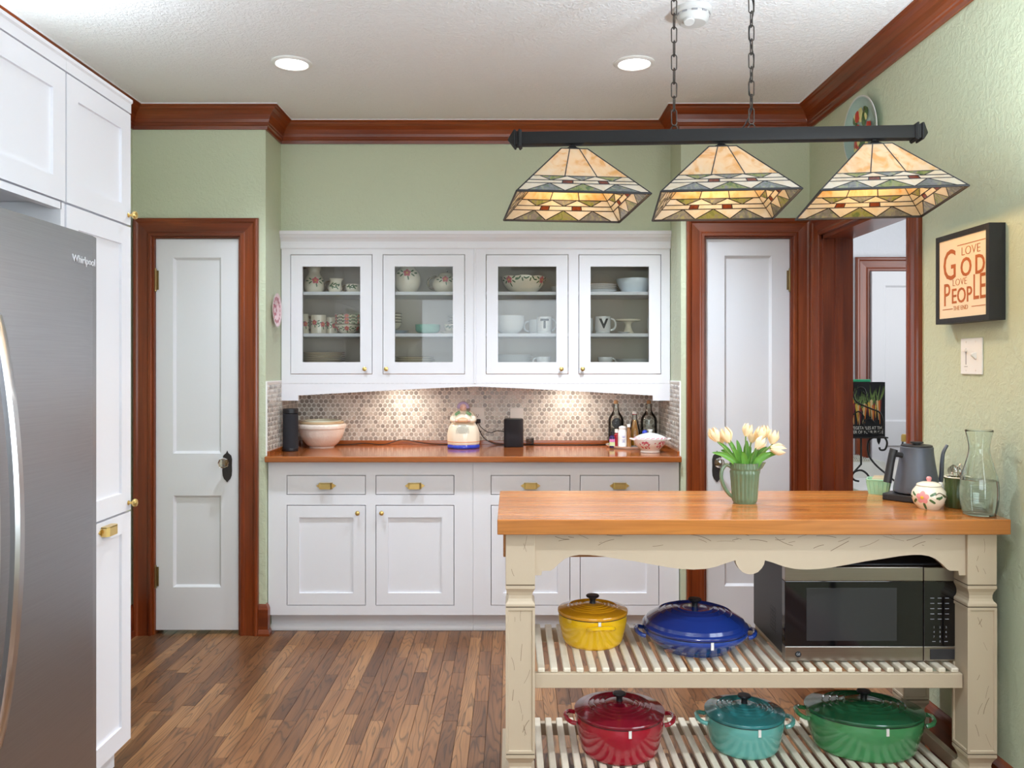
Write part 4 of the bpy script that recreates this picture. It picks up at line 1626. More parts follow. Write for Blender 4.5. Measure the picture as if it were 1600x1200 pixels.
for si, u in enumerate((-0.488, 0.0, 0.492)):
    sx_ = u + 0.02
    shade = bpy.data.objects.new('shade', None)
    C.objects.link(shade)
    shade.parent = t
    shade.location = (sx_, 0, 0)
    shade.rotation_euler = (radians(-2.4), 0, radians((9.6, -2.4, -5.4)[si]))
    if proto is None:
        proto = []
        for rot in range(4):
            R = Matrix.Rotation(rot * pi / 2, 4, 'Z')
            for poly, m in PIECES:
                pts = [fp(a, b) for a, b in poly]
                c = sum(pts, Vector()) / len(pts)
                b = nb()
                out = [b.verts.new(p - c + nrm * 0.0012) for p in pts]
                inn = [b.verts.new(p - c - nrm * 0.0012) for p in pts]
                b.faces.new(out)
                b.faces.new(inn[::-1])
                n = len(pts)
                for k in range(n):
                    b.faces.new((out[k], inn[k], inn[(k + 1) % n], out[(k + 1) % n]))
                bmesh.ops.recalc_face_normals(b, faces=b.faces[:])
                b.transform(R)
                o = obj('glass_pane', b, m, shade, True, False, loc=tuple(R @ c))
                proto.append(o)
        cb = nb()
        done = set()
        for rot in range(4):
            R = Matrix.Rotation(rot * pi / 2, 4, 'Z')
            for poly, m in PIECES:
                for k in range(len(poly)):
                    p, q_ = R @ fp(*poly[k]), R @ fp(*poly[(k + 1) % len(poly)])
                    key = tuple(sorted((tuple(round(c, 4) for c in p), tuple(round(c, 4) for c in q_))))
                    if key in done:
                        continue
                    done.add(key)
                    tube([p, q_], 0.0024, cb, seg=5)
            tube([R @ fp(-1, 0), R @ fp(-1, 1.0)], 0.003, cb, seg=6)
            tube([R @ fp(-1, 1.0), R @ fp(1, 1.0)], 0.0034, cb, seg=6)
            tube([R @ fp(-1, 0.0), R @ fp(1, 0.0)], 0.003, cb, seg=6)
        came_src = obj('lead_came', cb, IRON, shade, True)
        # cap, socket and bulb
        cp_ = nb()
        rs_ = []
        for w, z in ((0.006, -0.019), (0.006, -0.026), (0.010, -0.028), (0.014, -0.033), (0.034, -0.046), (0.034, -0.049)):
            rs_.append([cp_.verts.new((a * w, b * w, z)) for a, b in ((-1, -1), (1, -1), (1, 1), (-1, 1))])
        for a, b in zip(rs_, rs_[1:]):
            for k in range(4):
                cp_.faces.new((a[k], a[(k + 1) % 4], b[(k + 1) % 4], b[k]))
        cp_.faces.new(rs_[0])
        cp_.faces.new(rs_[-1])
        bmesh.ops.recalc_face_normals(cp_, faces=cp_.faces[:])
        cap_src = obj('shade_cap', cp_, BARM, shade, True)
        so = obj('lamp_socket', lathe([(0, -0.049), (0.014, -0.049), (0.014, -0.085), (0, -0.085)], 14), IRON, shade, True, True)
        bu = obj('lamp_bulb', lathe(crom([(0.0, -0.150), (0.014, -0.146), (0.024, -0.132), (0.024, -0.118), (0.014, -0.098), (0.011, -0.084), (0.0, -0.083)], 3), 16), BULBM, shade, True, True)
        tops = [came_src, cap_src, so, bu]
    else:
        for o in proto:
            copy_part(o, shade, o.location.copy())
        for o in tops:
            copy_part(o, shade, (0, 0, 0))
    ld = bpy.data.lights.new('shade_lamp', 'POINT')
    ld.energy = BULB_POWER
    ld.color = (1.0, 0.62, 0.28)
    ld.shadow_soft_size = 0.03
    lo = bpy.data.objects.new('shade_lamp', ld)
    C.objects.link(lo)
    lo.parent = shade
    lo.location = (0, 0, -0.165)

# chains of oval links
LK = 0.0235


def link_bm():
    pts = []
    for k in range(20):
        a = 2 * pi * k / 20
        pts.append((0.0088 * cos(a), 0.0, (0.0172 if sin(a) >= 0 else -0.0172) + 0.0088 * sin(a)))
    return tube(pts, 0.0021, seg=6, closed=True)


lsrc = None
for cxp_ in (px(1054, BY), px(1173, BY)):
    dx = (cxp_ - BC[0])
    lx_, ly_ = dx / cos(BYAW), 0.0
    ring = lp(t, 'chain_ring', tube([(lx_ + 0.011 * cos(2 * pi * k / 18), ly_ - 0.0205 * cos(2 * pi * k / 18) * 0.3, 0.021 + 0.016 * sin(2 * pi * k / 18)) for k in range(18)], 0.0024, seg=6, closed=True), LINKM)
    z = 0.044
    k = 0
    while BZ + z < H - 0.05:
        if lsrc is None:
            o = lsrc = lp(t, 'chain_link', link_bm(), LINKM)
        else:
            o = copy_part(lsrc, t, (0, 0, 0))
        o.location = (lx_, ly_, z + 0.020)
        o.rotation_euler = (0, 0, (pi / 2 if k % 2 else 0.0) + 0.12)
        z += 0.0455
        k += 1
    lp(t, 'canopy', lathe([(0, H - BZ), (0.05, H - BZ), (0.05, H - BZ - 0.008), (0.03, H - BZ - 0.02), (0.008, H - BZ - 0.03), (0, H - BZ - 0.03)], 24, off=(lx_, ly_, 0)), BARM)
cxp_ = px(1173, BY)
lx_ = (cxp_ - BC[0]) / cos(BYAW)
cd = []
for k in range(40):
    f = k / 39
    cd.append((lx_ + 0.009 * sin(f * 19) - (0.03 * max(0, 0.16 - f) / 0.16), 0.008 * cos(f * 17), 0.022 + f * (H - BZ - 0.045)))
lp(t, 'lamp_cord', tube(crom(cd, 2), 0.0022, seg=6), IRON)

# ------------------------------------------------------------------ recessed lights, smoke detector
can_src = None
for i, (x, y, lab) in enumerate(((px(456, 3.64), 3.64, 'round white recessed ceiling light on the side of the refrigerator'), (px(991, 3.64), 3.64, 'round white recessed ceiling light beside the pendant chains'),
                                 (-0.95, 1.2, 'added recessed ceiling light above the camera side of the refrigerator'), (0.55, 1.2, 'added recessed ceiling light above the camera side of the island'),  # from here on unseen lights, added to brighten the room
                                 (-0.95, -1.1, 'added recessed ceiling light near the wide rear window'), (0.55, -1.1, 'added recessed ceiling light near the right wall window'))):
    if can_src is None:
        t = thing('recessed_light', lab, 'ceiling light', (x, y, H), group='recessed ceiling lights')
        lp(t, 'trim_ring', lathe([(0.068, -0.0005), (0.089, -0.0005), (0.089, -0.004), (0.080, -0.010), (0.072, -0.010), (0.068, -0.006)], 40), PLASTICW)
        lp(t, 'lens', lathe([(0.0, -0.003), (0.070, -0.003), (0.072, -0.006), (0.0, -0.008)], 40), LENS)
        can_src = t
    else:
        t = copy_thing(can_src, (x, y, H), lab)
    ld = bpy.data.lights.new('downlight', 'SPOT')
    ld.energy = CAN_POWER * (6 if y > 3 else 1)
    ld.color = (0.81, 0.905, 1.0)
    ld.spot_size = radians(120)
    ld.spot_blend = 0.9
    ld.shadow_soft_size = 0.065
    lo = bpy.data.objects.new('downlight', ld)
    C.objects.link(lo)
    lo.parent = t
    lo.location = (0, 0, -0.02)

sdx, sdy = px(1083, 3.09), 3.09
t = thing('smoke_detector', 'white round smoke detector on the ceiling beside the pendant chain', 'smoke detector', (sdx, sdy, H))
lp(t, 'base', lathe([(0, -0.0005), (0.070, -0.0005), (0.070, -0.016), (0.064, -0.022), (0, -0.022)], 40), DETECT)
lp(t, 'cover', lathe([(0, -0.022), (0.060, -0.022), (0.060, -0.028), (0.055, -0.048), (0.046, -0.056), (0, -0.058)], 40), DETECT)
b = lathe([(0.0, 0.0), (0.020, 0.0), (0.020, 0.010), (0.018, 0.012), (0.0, 0.012)], 24)
b.transform(Matrix.Translation((-0.022, -0.030, -0.054)) @ Matrix.Rotation(radians(160), 4, 'X'))
lp(t, 'test_button', b, DETECT)
sl = nb()
for k in range(10):
    a = 2 * pi * k / 10 + 0.2
    s2 = bx(-0.010, 0.010, -0.001, 0.001, -0.003, 0.003)
    s2.transform(Matrix.Rotation(a + pi / 2, 4, 'Z') @ Matrix.Translation((0, -0.0615, -0.0255)))
    merge(sl, s2)
lp(t, 'smoke_vents', sl, LETTER, False)

# two unseen torchiere lamps added to bounce fill light off the ceiling
for i, (x, y, lab) in enumerate(((-1.35, -1.5, 'added bronze torchiere fill lamp in the rear corner on the refrigerator side'), (1.34, 1.75, 'added bronze torchiere fill lamp beside the right wall window'))):
    t = thing('added_torchiere', lab, 'floor lamp', (x, y, 0.0), group='added torchiere lamps out of view')
    lp(t, 'base', lathe([(0, 0.001), (0.14, 0.001), (0.14, 0.012), (0.10, 0.022), (0.02, 0.034), (0, 0.034)], 32), DARKBRONZE)
    lp(t, 'pole', lathe([(0.012, 0.030), (0.012, 1.62)], 16), DARKBRONZE)
    lp(t, 'bowl_shade', lathe([(0, 1.612), (0.03, 1.612), (0.10, 1.640), (0.17, 1.700), (0.185, 1.730), (0.18, 1.730), (0.095, 1.648), (0, 1.622)], 40), CERC)
    ld = bpy.data.lights.new('torchiere_fill_light', 'SPOT')
    ld.energy = ADDED_TORCH_POWER * (0.8, 1.0)[i]
    ld.color = (0.81, 0.905, 1.0)
    ld.spot_size = radians(160)
    ld.spot_blend = 0.6
    ld.shadow_soft_size = 0.08
    lo = bpy.data.objects.new('torchiere_fill_light', ld)
    C.objects.link(lo)
    lo.parent = t
    lo.location = (0, 0, 1.76)
    lo.rotation_euler = (pi, 0, 0)

# LED strip added on top of the tall cabinets to brighten the ceiling
t = thing('added_light_strip', 'added white LED fill strip on top of the tall cabinets', 'light strip', (-1.66, 2.2, TT + 0.0005))
lp(t, 'channel', box(nb(), -0.05, 0.05, -0.66, 0.66, 0.0, 0.012, bev=0.002), PLASTICW, False)
ld = bpy.data.lights.new('strip_fill_light', 'AREA')
ld.shape = 'RECTANGLE'
ld.size, ld.size_y = 0.09, 1.3
ld.energy = ADDED_STRIP_POWER
ld.color = (0.81, 0.905, 1.0)
lo = bpy.data.objects.new('strip_fill_light', ld)
C.objects.link(lo)
lo.parent = t
lo.location = (0, 0, 0.02)
lo.rotation_euler = (pi, 0, 0)

# under-cabinet puck lights
usrc = None
for i, x in enumerate((px(625, 4.75), px(890, 4.75))):
    lab = ['small round puck light under the wall cabinet of rose dishes', 'small round puck light under the wall cabinet of lettered mugs'][i]
    t = thing('puck_light', lab, 'light', (x, 4.74, FL - 0.02), group='puck lights under the wall cabinets')
    lp(t, 'housing', lathe([(0, -0.0005), (0.032, -0.0005), (0.032, -0.012), (0.026, -0.012), (0.026, -0.009), (0, -0.009)], 24), PLASTICW)
    lp(t, 'lens', lathe([(0, -0.0092), (0.0255, -0.0092), (0.0255, -0.0115), (0, -0.0115)], 24), LENS)
    ld = bpy.data.lights.new('puck_lamp', 'SPOT')
    ld.energy = UNDER_POWER * 6
    ld.color = (1.0, 0.91, 0.78)
    ld.spot_size = radians(150)
    ld.spot_blend = 1.0
    ld.shadow_soft_size = 0.025
    lo = bpy.data.objects.new('puck_lamp', ld)
    C.objects.link(lo)
    lo.parent = t
    lo.location = (0, 0, -0.016)

# ------------------------------------------------------------------ things on the walls
# framed text picture
PY0, PY1 = 2.58, 2.905
PZ0, PZ1 = 1.541, 1.845
PX = XR - 0.052
t = thing('framed_sign', 'black box framed print reading love God love people on the right wall', 'picture', (XR, (PY0 + PY1) / 2, (PZ0 + PZ1) / 2))
fb = frame_cells(nb(), PY0, PY1, PZ0, PZ1, [(PY0 + 0.018, PY1 - 0.018, PZ0 + 0.018, PZ1 - 0.018)], lambda u, n, z: (XR - n, u, z), 0.0005, 0.052)
wp(t, 'frame', fb, FRAMEB)
wp(t, 'print', bx(XR - 0.048, XR - 0.002, PY0 + 0.017, PY1 - 0.017, PZ0 + 0.017, PZ1 - 0.017), PAPER)
tx = nb()
PYM = (PY0 + PY1) / 2
PH = PZ1 - PZ0 - 0.036
PWd = PY1 - PY0 - 0.036


def word(s, size, u, v, su=1.0, sv=1.0, bold=0.0):
    """u, v: fractions of the sheet from its left and bottom edge, as read"""
    b = text_bm(s, size, 0.0004, bold)
    place(b, (XR - 0.0486, PY1 - 0.018 - u * PWd, PZ0 + 0.018 + v * PH), *ONRIGHT, su, sv)
    merge(tx, b)


word('G', 0.135, 0.235, 0.655, 0.92, 1.10, 0.0)
word('LOVE', 0.034, 0.68, 0.805, 1.4, 1.2, -0.0006)
word('O', 0.078, 0.585, 0.60, 1.1, 1.12, 0.001)
word('D', 0.078, 0.865, 0.60, 1.05, 1.12, 0.001)
word('LOVE', 0.030, 0.45, 0.437, 1.25, 1.1, -0.0006)
word('P', 0.105, 0.17, 0.285, 0.85, 1.05, 0.0)
word('EOP', 0.062, 0.49, 0.262, 1.12, 1.15, 0.0005)
word('LE', 0.095, 0.85, 0.33, 0.80, 1.25, 0.0)
word('THE END', 0.020, 0.47, 0.115, 1.1, 1.1, -0.0003)
for (u0, u1, v) in ((0.40, 0.97, 0.895), (0.08, 0.30, 0.115), (0.70, 0.97, 0.115)):
    box(tx, XR - 0.0488, XR - 0.0476, PY1 - 0.018 - u1 * PWd, PY1 - 0.018 - u0 * PWd, PZ0 + 0.018 + v * PH - 0.0012, PZ0 + 0.018 + v * PH + 0.0012)
wp(t, 'lettering', tx, SIENNA)

# dimmer and switch plate
SY, SZc = 2.765, pz(556.5, 2.765)
t = thing('switch_plate', 'white two-gang wall plate with dimmer slider below the framed sign', 'switch', (XR, SY, SZc))
wp(t, 'plate', bx(XR - 0.006, XR - 0.0005, SY - 0.064, SY + 0.064, SZc - 0.061, SZc + 0.061, bev=0.002), PLASTICW)
wp(t, 'dimmer_track', bx(XR - 0.0066, XR - 0.0055, SY + 0.028, SY + 0.032, SZc - 0.028, SZc + 0.026), LETTER)
wp(t, 'dimmer_slider', bx(XR - 0.014, XR - 0.005, SY + 0.022, SY + 0.038, SZc + 0.016, SZc + 0.024, bev=0.001), PLASTICW)
wp(t, 'dimmer_mark', bx(XR - 0.0066, XR - 0.0055, SY + 0.020, SY + 0.040, SZc - 0.036, SZc - 0.034), LETTER)
tg = prism([(0.0055, -0.012), (0.0055, 0.012), (0.008, 0.012), (0.022, 0.008), (0.022, 0.002)], lambda u, v, d: (XR - u, SY - 0.028 + d, SZc + v), -0.005, 0.005)
wp(t, 'toggle', tg, PLASTICW)
for yy in (SY - 0.028, SY + 0.030):
    for zz in (-0.048, 0.048):
        wp(t, 'screw', prism([(0.003 * cos(pi * k / 4), 0.003 * sin(pi * k / 4)) for k in range(8)], lambda u, v, d: (XR - 0.0058 - d, yy + u, SZc + zz + v), 0.0, 0.001), IVORY)

# outlets on the tiles
for (u0, u1, v0, v1, duplex, lab) in ((735, 757, 636, 673, True, 'grey double outlet plate behind the lady cookie jar'), (797, 818, 637, 672, False, 'plain white outlet plate above the short black speaker')):
    x0, x1, z0, z1 = px(u0, YB), px(u1, YB), pz(v1, YB), pz(v0, YB)
    t = thing('outlet_plate', lab, 'outlet', ((x0 + x1) / 2, YB - 0.006, (z0 + z1) / 2))
    wp(t, 'plate', bx(x0, x1, YB - 0.012, YB - 0.0055, z0, z1, bev=0.002), IVORY)
    sk = nb()
    xm, zm = (x0 + x1) / 2, (z0 + z1) / 2
    for zz in ((zm - 0.02, zm + 0.02) if duplex else (zm - 0.012,)):
        for xx in (-0.006, 0.006):
            box(sk, xm + xx - 0.0012, xm + xx + 0.0012, YB - 0.0128, YB - 0.0115, zz, zz + 0.008)
        prism([(0.003 * cos(pi * k / 4), 0.003 * sin(pi * k / 4)) for k in range(8)], lambda u, v, d: (xm + u, YB - 0.0128 + d, zz - 0.006 + v), 0.0, 0.001, sk)
    wp(t, 'sockets', sk, BLACK)

# decorative plates on the walls
pw = lathe([(0, 0.004), (0.045, 0.004), (0.060, 0.010), (0.088, 0.020), (0.090, 0.022), (0.086, 0.022), (0.060, 0.014), (0.045, 0.008), (0, 0.008)], 36, sy=0.92)
pw.transform(Matrix.Translation((AL + 0.001, 4.415, pz(484.5, 4.415))) @ Matrix.Rotation(pi / 2, 4, 'Y'))
t = thing('wall_plate', 'small pink transferware plate hung beside the glass wall cabinet', 'plate', (AL, 4.415, pz(484.5, 4.415)))
wp(t, 'plate_body', pw, PINKPL, True)
dm = nb()
for k in range(16):
    a = 2 * pi * k / 16
    q = lathe([(0, 0.0), (0.010, 0.0)], 8)
    q.transform(Matrix.Translation((0, 0.068 * cos(a), 0.068 * sin(a) * 0.92)) @ Matrix.Rotation(radians(90), 4, 'Y'))
    q.transform(Matrix.Translation((AL + 0.0192, 4.415, pz(484.5, 4.415))))
    merge(dm, q)
for k in range(7):
    a = 2 * pi * k / 7
    q = lathe([(0, 0.0), (0.011, 0.0)], 8)
    q.transform(Matrix.Translation((AL + 0.0098, 4.415 + 0.024 * cos(a), pz(484.5, 4.415) + 0.024 * sin(a))) @ Matrix.Rotation(radians(90), 4, 'Y'))
    merge(dm, q)
wp(t, 'pink_print', dm, REDP)

PLY, PLZ = 3.60, 2.415
t = thing('wall_platter', 'oval platter painted with red and green vegetables above the doorway', 'plate', (XR, PLY, PLZ))
tilt = Matrix.Translation((XR - 0.004, PLY, PLZ)) @ Matrix.Rotation(radians(-4), 4, 'Y') @ Matrix.Rotation(-pi / 2, 4, 'Y')
pl = lathe([(0, 0.003), (0.10, 0.003), (0.115, 0.010), (0.150, 0.022), (0.153, 0.025), (0.149, 0.025), (0.115, 0.014), (0.10, 0.008), (0, 0.008)], 44, sy=1.12)
pl.transform(tilt)
wp(t, 'platter_body', pl, plain('teal_white_glaze', sr(150, 178, 172), 0.2, coat=0.4, var=0.3, bscale=9), True)
rim = lathe([(0.147, 0.0248), (0.1535, 0.0252), (0.154, 0.0235), (0.151, 0.022)], 44, sy=1.12)
rim.transform(tilt)
wp(t, 'white_rim', rim, CERW, True)
cols = {'tomato': (plain('tomato_paint', sr(190, 62, 48), 0.3), 0.020), 'leek': (plain('leek_paint', sr(206, 204, 140), 0.3), 0.022), 'leafy_green': (LEAFP, 0.020)}
rp = random.Random(5)
for nm, (m, sz) in cols.items():
    b = nb()
    for k in range(9):
        # picture plane: local x is up on the wall, y is along the wall
        cx_, cy_ = rp.uniform(-0.09, 0.09), rp.uniform(-0.075, 0.085)
        a = rp.uniform(0.6, 1.4) * sz
        q = lathe([(0, 0.0025), (a, 0.0)], 9, sx=1.5 if nm != 'tomato' else 1.0)
        q.transform(tilt @ Matrix.Translation((cx_, cy_, 0.0105 + (0.001 if nm == 'tomato' else 0.0))))
        wp(t, nm, q, m)
    b.free()

# ------------------------------------------------------------------ things on the island top
def isl(u, v_front, r=0.0):
    """standing point on the island top from the pixel of its front foot"""
    d = F * (EYE - IT) / (v_front - HORIZON) + r
    return px(u, d), d


# sage pitcher
x, y = isl(1163.5, 788.5, 0.037)
t = thing('ribbed_pitcher', 'sage green ribbed ceramic pitcher holding the cream tulips', 'pitcher', (x, y, IT))
pp = crom([(0.036, 0.0), (0.038, 0.003), (0.041, 0.04), (0.044, 0.08), (0.047, 0.112), (0.049, 0.116), (0.0495, 0.128), (0.050, 0.137)], 4)


def ribs(a, r, z):
    rib = 0.0032 * abs(sin(a * 10)) if 0.006 < z < 0.112 and r > 0.035 else 0.0
    bead = 0.0008 * cos(a * 34) if z >= 0.116 and r > 0.047 else 0.0
    sp = 0.0
    if z > 0.10:
        d = abs(math.atan2(sin(a - 0.0), cos(a - 0.0)))
        sp = max(0.0, 1 - d / 0.5) ** 1.6 * 0.022 * (z - 0.10) / 0.037
    return r + rib + bead + sp


lp(t, 'body', lathe(vessel(pp, 0.004, 0.006), 132, mod=ribs), SAGEP, angle=60)
hp = crom([(-0.045, 0, 0.122), (-0.062, 0, 0.128), (-0.076, 0, 0.112), (-0.079, 0, 0.085), (-0.070, 0, 0.055), (-0.053, 0, 0.030), (-0.040, 0, 0.020)], 5)
lp(t, 'handle', tube(hp, 0.0062, seg=10), SAGEP)
PXc, PYc = x, y

# tulips
def tulip_flower(open_=0.0, sc=1.0, seed=0):
    r = random.Random(seed)
    b = nb()
    for k in range(6):
        a0 = k * pi / 3 + r.uniform(-0.08, 0.08)
        rad = 1.0 if k % 2 else 0.9
        NU, NV = 6, 8
        grid = []
        for j in range(NV + 1):
            v = j / NV
            z = 0.050 * v * sc * (1.0 if k % 2 else 1.05)
            prof = (0.006 + 0.0165 * math.sin(min(1.0, v * 1.35) * pi / 2) - 0.010 * max(0, v - 0.55) / 0.45 * (1 - open_)) * sc * rad
            half_ = 0.62 * math.sin(pi * min(1, (v * 0.92 + 0.08)) ** 0.75) ** 0.8 if v < 1 else 0.02
            row = []
            for i in range(NU + 1):
                s = (i / NU - 0.5) * 2
                a = a0 + s * half_ * 0.95
                rr_ = prof * (1 - 0.06 * s * s) + 0.0006 * (k % 2)
                row.append(b.verts.new((rr_ * cos(a), rr_ * sin(a), z)))
            grid.append(row)
        for j in range(NV):
            for i in range(NU):
                b.faces.new((grid[j][i], grid[j][i + 1], grid[j + 1][i + 1], grid[j + 1][i]))
    return b


# pixel of the bloom's foot and tip, and a small depth shift from the pitcher's axis
TUL = [((1121.5, 690), (1112, 670), -0.02, 'tulip leaning out farthest over the pitcher handle'),
       ((1139, 692), (1131, 668.5), 0.015, 'upright tulip over the pitcher handle'),
       ((1129.5, 693), (1122, 681), 0.05, 'small tulip half hidden behind the two over the handle'),
       ((1165.5, 682), (1170.5, 663.5), 0.0, 'tallest tulip standing upright over the middle of the pitcher'),
       ((1173.5, 692), (1178, 675), 0.03, 'tulip just behind the tallest one'),
       ((1187, 688), (1190.5, 668), 0.0, 'tulip standing between the tallest one and the spout'),
       ((1196, 684), (1195.5, 668), 0.045, 'tulip tucked behind its neighbour near the spout'),
       ((1181, 701), (1194, 684.5), -0.035, 'low tulip leaning forward over the pitcher collar'),
       ((1206, 694), (1211, 673.5), -0.005, 'upright tulip over the pitcher spout'),
       ((1203, 700.5), (1226, 704), -0.03, 'tulip drooping sideways past the pitcher spout')]
for i, (ft, tp, dd_, lab) in enumerate(TUL):
    d = PYc + dd_
    A = Vector((px(ft[0], d), d, pz(ft[1], d)))
    Bv = Vector((px(tp[0], d), d + 0.004, pz(tp[1], d)))
    base = Vector((PXc + (A.x - PXc) * 0.12, PYc + dd_ * 0.3, IT + 0.012))
    t = thing('tulip', 'cream ' + lab, 'tulip', tuple(base), group='cream tulips in the sage pitcher')
    ax = (Bv - A)
    sc_ = max(0.85, min(1.08, ax.length / 0.048))
    fl = tulip_flower(0.25 if i in (3, 8) else 0.0, sc_, i)
    fl.transform(Matrix.Translation(A - base) @ Vector((0, 0, 1)).rotation_difference(ax.normalized()).to_matrix().to_4x4() @ Matrix.Rotation(i * 0.7, 4, 'Z'))
    lp(t, 'petals', fl, TULIP, angle=80)
    rimp = Vector((PXc + max(-0.034, min(0.034, (A.x - PXc) * 0.5)), PYc + max(-0.03, min(0.03, dd_ * 0.6)), IT + 0.135))
    pts = crom([tuple(base - base), tuple(rimp - base), tuple((rimp + A) / 2 + Vector((0, 0, 0.006)) - base), tuple(A - base - ax.normalized() * 0.004), tuple(A - base + ax.normalized() * 0.003)], 5)
    lp(t, 'stem', tube(pts, 0.0024, seg=7), STEM)


def leaf_bm(pts, w):
    b = nb()
    P = [Vector(p) for p in crom(pts, 4)]
    n = len(P)
    rows_ = []
    for i, p in enumerate(P):
        tn = (P[min(i + 1, n - 1)] - P[max(i - 1, 0)]).normalized()
        sd = tn.cross(Vector((0, -1, 0.25)))
        if sd.length < 0.1:
            sd = Vector((1, 0, 0))
        sd.normalize()
        nn = sd.cross(tn)
        f = i / (n - 1)
        ww = w * (math.sin(pi * min(1.0, f * 0.86 + 0.14)) ** 0.8)
        rows_.append([b.verts.new(p + sd * ww * s + nn * (abs(s) * ww * 0.5)) for s in (-1, -0.5, 0, 0.5, 1)])
    for a, c in zip(rows_, rows_[1:]):
        for k in range(4):
            b.faces.new((a[k], a[k + 1], c[k + 1], c[k]))
    return b


LEAVES = [((1112, 707), -0.025, 0.011), ((1122, 690.5), 0.01, 0.010), ((1137, 684), 0.02, 0.009), ((1151, 687), 0.03, 0.010), ((1158.5, 706), -0.048, 0.011), ((1167, 688), 0.01, 0.012), ((1199, 698), 0.02, 0.009), ((1205, 708), -0.040, 0.012), ((1221, 707), 0.0, 0.012), ((1143, 700), -0.02, 0.010), ((1184, 704), -0.02, 0.011), ((1173, 697), 0.03, 0.012), ((1126, 703), 0.03, 0.010), ((1196, 712), 0.03, 0.012)]
tulips = [o for o in C.objects if o.name.startswith('tulip') and o.parent is None and o.type == 'EMPTY']
for i, ((u, v), dd_, w) in enumerate(LEAVES):
    d = PYc + dd_
    tip = Vector((px(u, d), d, pz(v, d)))
    own = min(tulips, key=lambda o: abs(o.location.x - (PXc + (tip.x - PXc) * 0.12)) + 0.001 * len(o.children))
    base = own.location
    r0 = Vector((PXc + max(-0.030, min(0.030, (tip.x - PXc) * 0.35)), PYc + max(-0.032, min(0.032, dd_ * 0.7)), IT + 0.128))
    midp = (r0 + tip) / 2 + Vector((0, 0, 0.012))
    inn = Vector((PXc + (r0.x - PXc) * 0.5, PYc + (r0.y - PYc) * 0.5, IT + 0.06))
    lb = leaf_bm([tuple(inn - base), tuple(r0 - base), tuple(midp - base), tuple(tip - base)], w)
    lp(own, 'leaf', lb, LEAF, angle=60)

# gooseneck kettle on its base
kx, ky = 1.398, 2.852
t = thing('gooseneck_kettle', 'slate grey gooseneck electric kettle on a black base plate', 'kettle', (kx, ky, IT), radians(-20))
base_b = box(nb(), -0.083, 0.083, -0.083, 0.083, 0.0, 0.024, bev=0.004)
base_b.transform(Matrix.Rotation(radians(-28), 4, 'Z'))
lp(t, 'power_base', base_b, KETTLEB, False)
KBP = crom([(0.070, 0.027), (0.075, 0.030), (0.073, 0.050), (0.066, 0.085), (0.058, 0.130), (0.0535, 0.165), (0.053, 0.183)], 5)
lp(t, 'body', lathe([(0, 0.027)] + KBP + [(0.050, 0.185), (0, 0.185)], 48), KETTLE)
lp(t, 'foot_ring', lathe([(0, 0.0242), (0.068, 0.0242), (0.072, 0.027), (0, 0.027)], 40), KETTLEB)
L = lp(t, 'lid', lathe([(0, 0.1855), (0.050, 0.1855), (0.050, 0.189), (0.046, 0.191), (0, 0.191)], 40), KETTLEB)
lp(L, 'lid_knob', lathe([(0, 0.191), (0.012, 0.191), (0.012, 0.194), (0.022, 0.197), (0.022, 0.201), (0, 0.202)], 28), KETTLEB)
# handle toward the door side and the viewer
ha = radians(205)
hd = Vector((cos(ha), sin(ha), 0))
hpts = [hd * 0.052 + Vector((0, 0, 0.155)), hd * 0.070 + Vector((0, 0, 0.158)), hd * 0.086 + Vector((0, 0, 0.158))]
hb = tube(hpts, [0.010, 0.009, 0.010], seg=12)
tube([hd * 0.082 + Vector((0, 0, 0.176)), hd * 0.088 + Vector((0, 0, 0.158)), hd * 0.094 + Vector((0, 0, 0.130)), hd * 0.106 + Vector((0, 0, 0.062))], [0.0135, 0.0125, 0.0125, 0.0135], hb, seg=14)
lp(t, 'handle', hb, KETTLEB)
sa = radians(18)
sd_ = Vector((cos(sa), sin(sa), 0))
sp = crom([tuple(sd_ * 0.066 + Vector((0, 0, 0.052))), tuple(sd_ * 0.078 + Vector((0, 0, 0.058))), tuple(sd_ * 0.084 + Vector((0, 0, 0.085))), tuple(sd_ * 0.086 + Vector((0, 0, 0.130))), tuple(sd_ * 0.091 + Vector((0, 0, 0.165))), tuple(sd_ * 0.104 + Vector((0, 0, 0.190)))], 5)
n = len(sp)
lp(t, 'gooseneck_spout', tube(sp, [0.0095 - 0.0045 * (k / (n - 1)) for k in range(n)], seg=12), KETTLE)

# mint berry basket
mx_, my_ = 1.333, 3.000
t = thing('berry_basket', 'small mint green ceramic berry basket beside the kettle', 'basket', (mx_, my_, IT), radians(-28))
mb = nb()
h_, w0, w1 = 0.052, 0.032, 0.039
def quadring(b, w, z):
    return [b.verts.new((a * w, c * w, z)) for a, c in ((-1, -1), (1, -1), (1, 1), (-1, 1))]
rg = [quadring(mb, w0, 0.0), quadring(mb, w1, h_), quadring(mb, w1 - 0.003, h_), quadring(mb, w0 - 0.003, 0.004)]
mb.faces.new(rg[0][::-1])
mb.faces.new(rg[-1])
for a, c in zip(rg, rg[1:]):
    for k in range(4):
        mb.faces.new((a[k], a[(k + 1) % 4], c[(k + 1) % 4], c[k]))
lp(t, 'basket_body', mb, MINT, False)
rb = nb()
for rot in range(4):
    R = Matrix.Rotation(rot * pi / 2, 4, 'Z')
    for k in range(5):
        f = (k - 2) / 2.6
        tube([R @ Vector((f * w0, -w0 - 0.0002, 0.004)), R @ Vector((f * w1, -w1 - 0.0002, h_ - 0.006))], 0.0018, rb, seg=6)
    tube([R @ Vector((-w1, -w1, h_)), R @ Vector((w1, -w1, h_))], 0.0024, rb, seg=6)
lp(t, 'basket_ribs', rb, MINT)
sp_ = nb()
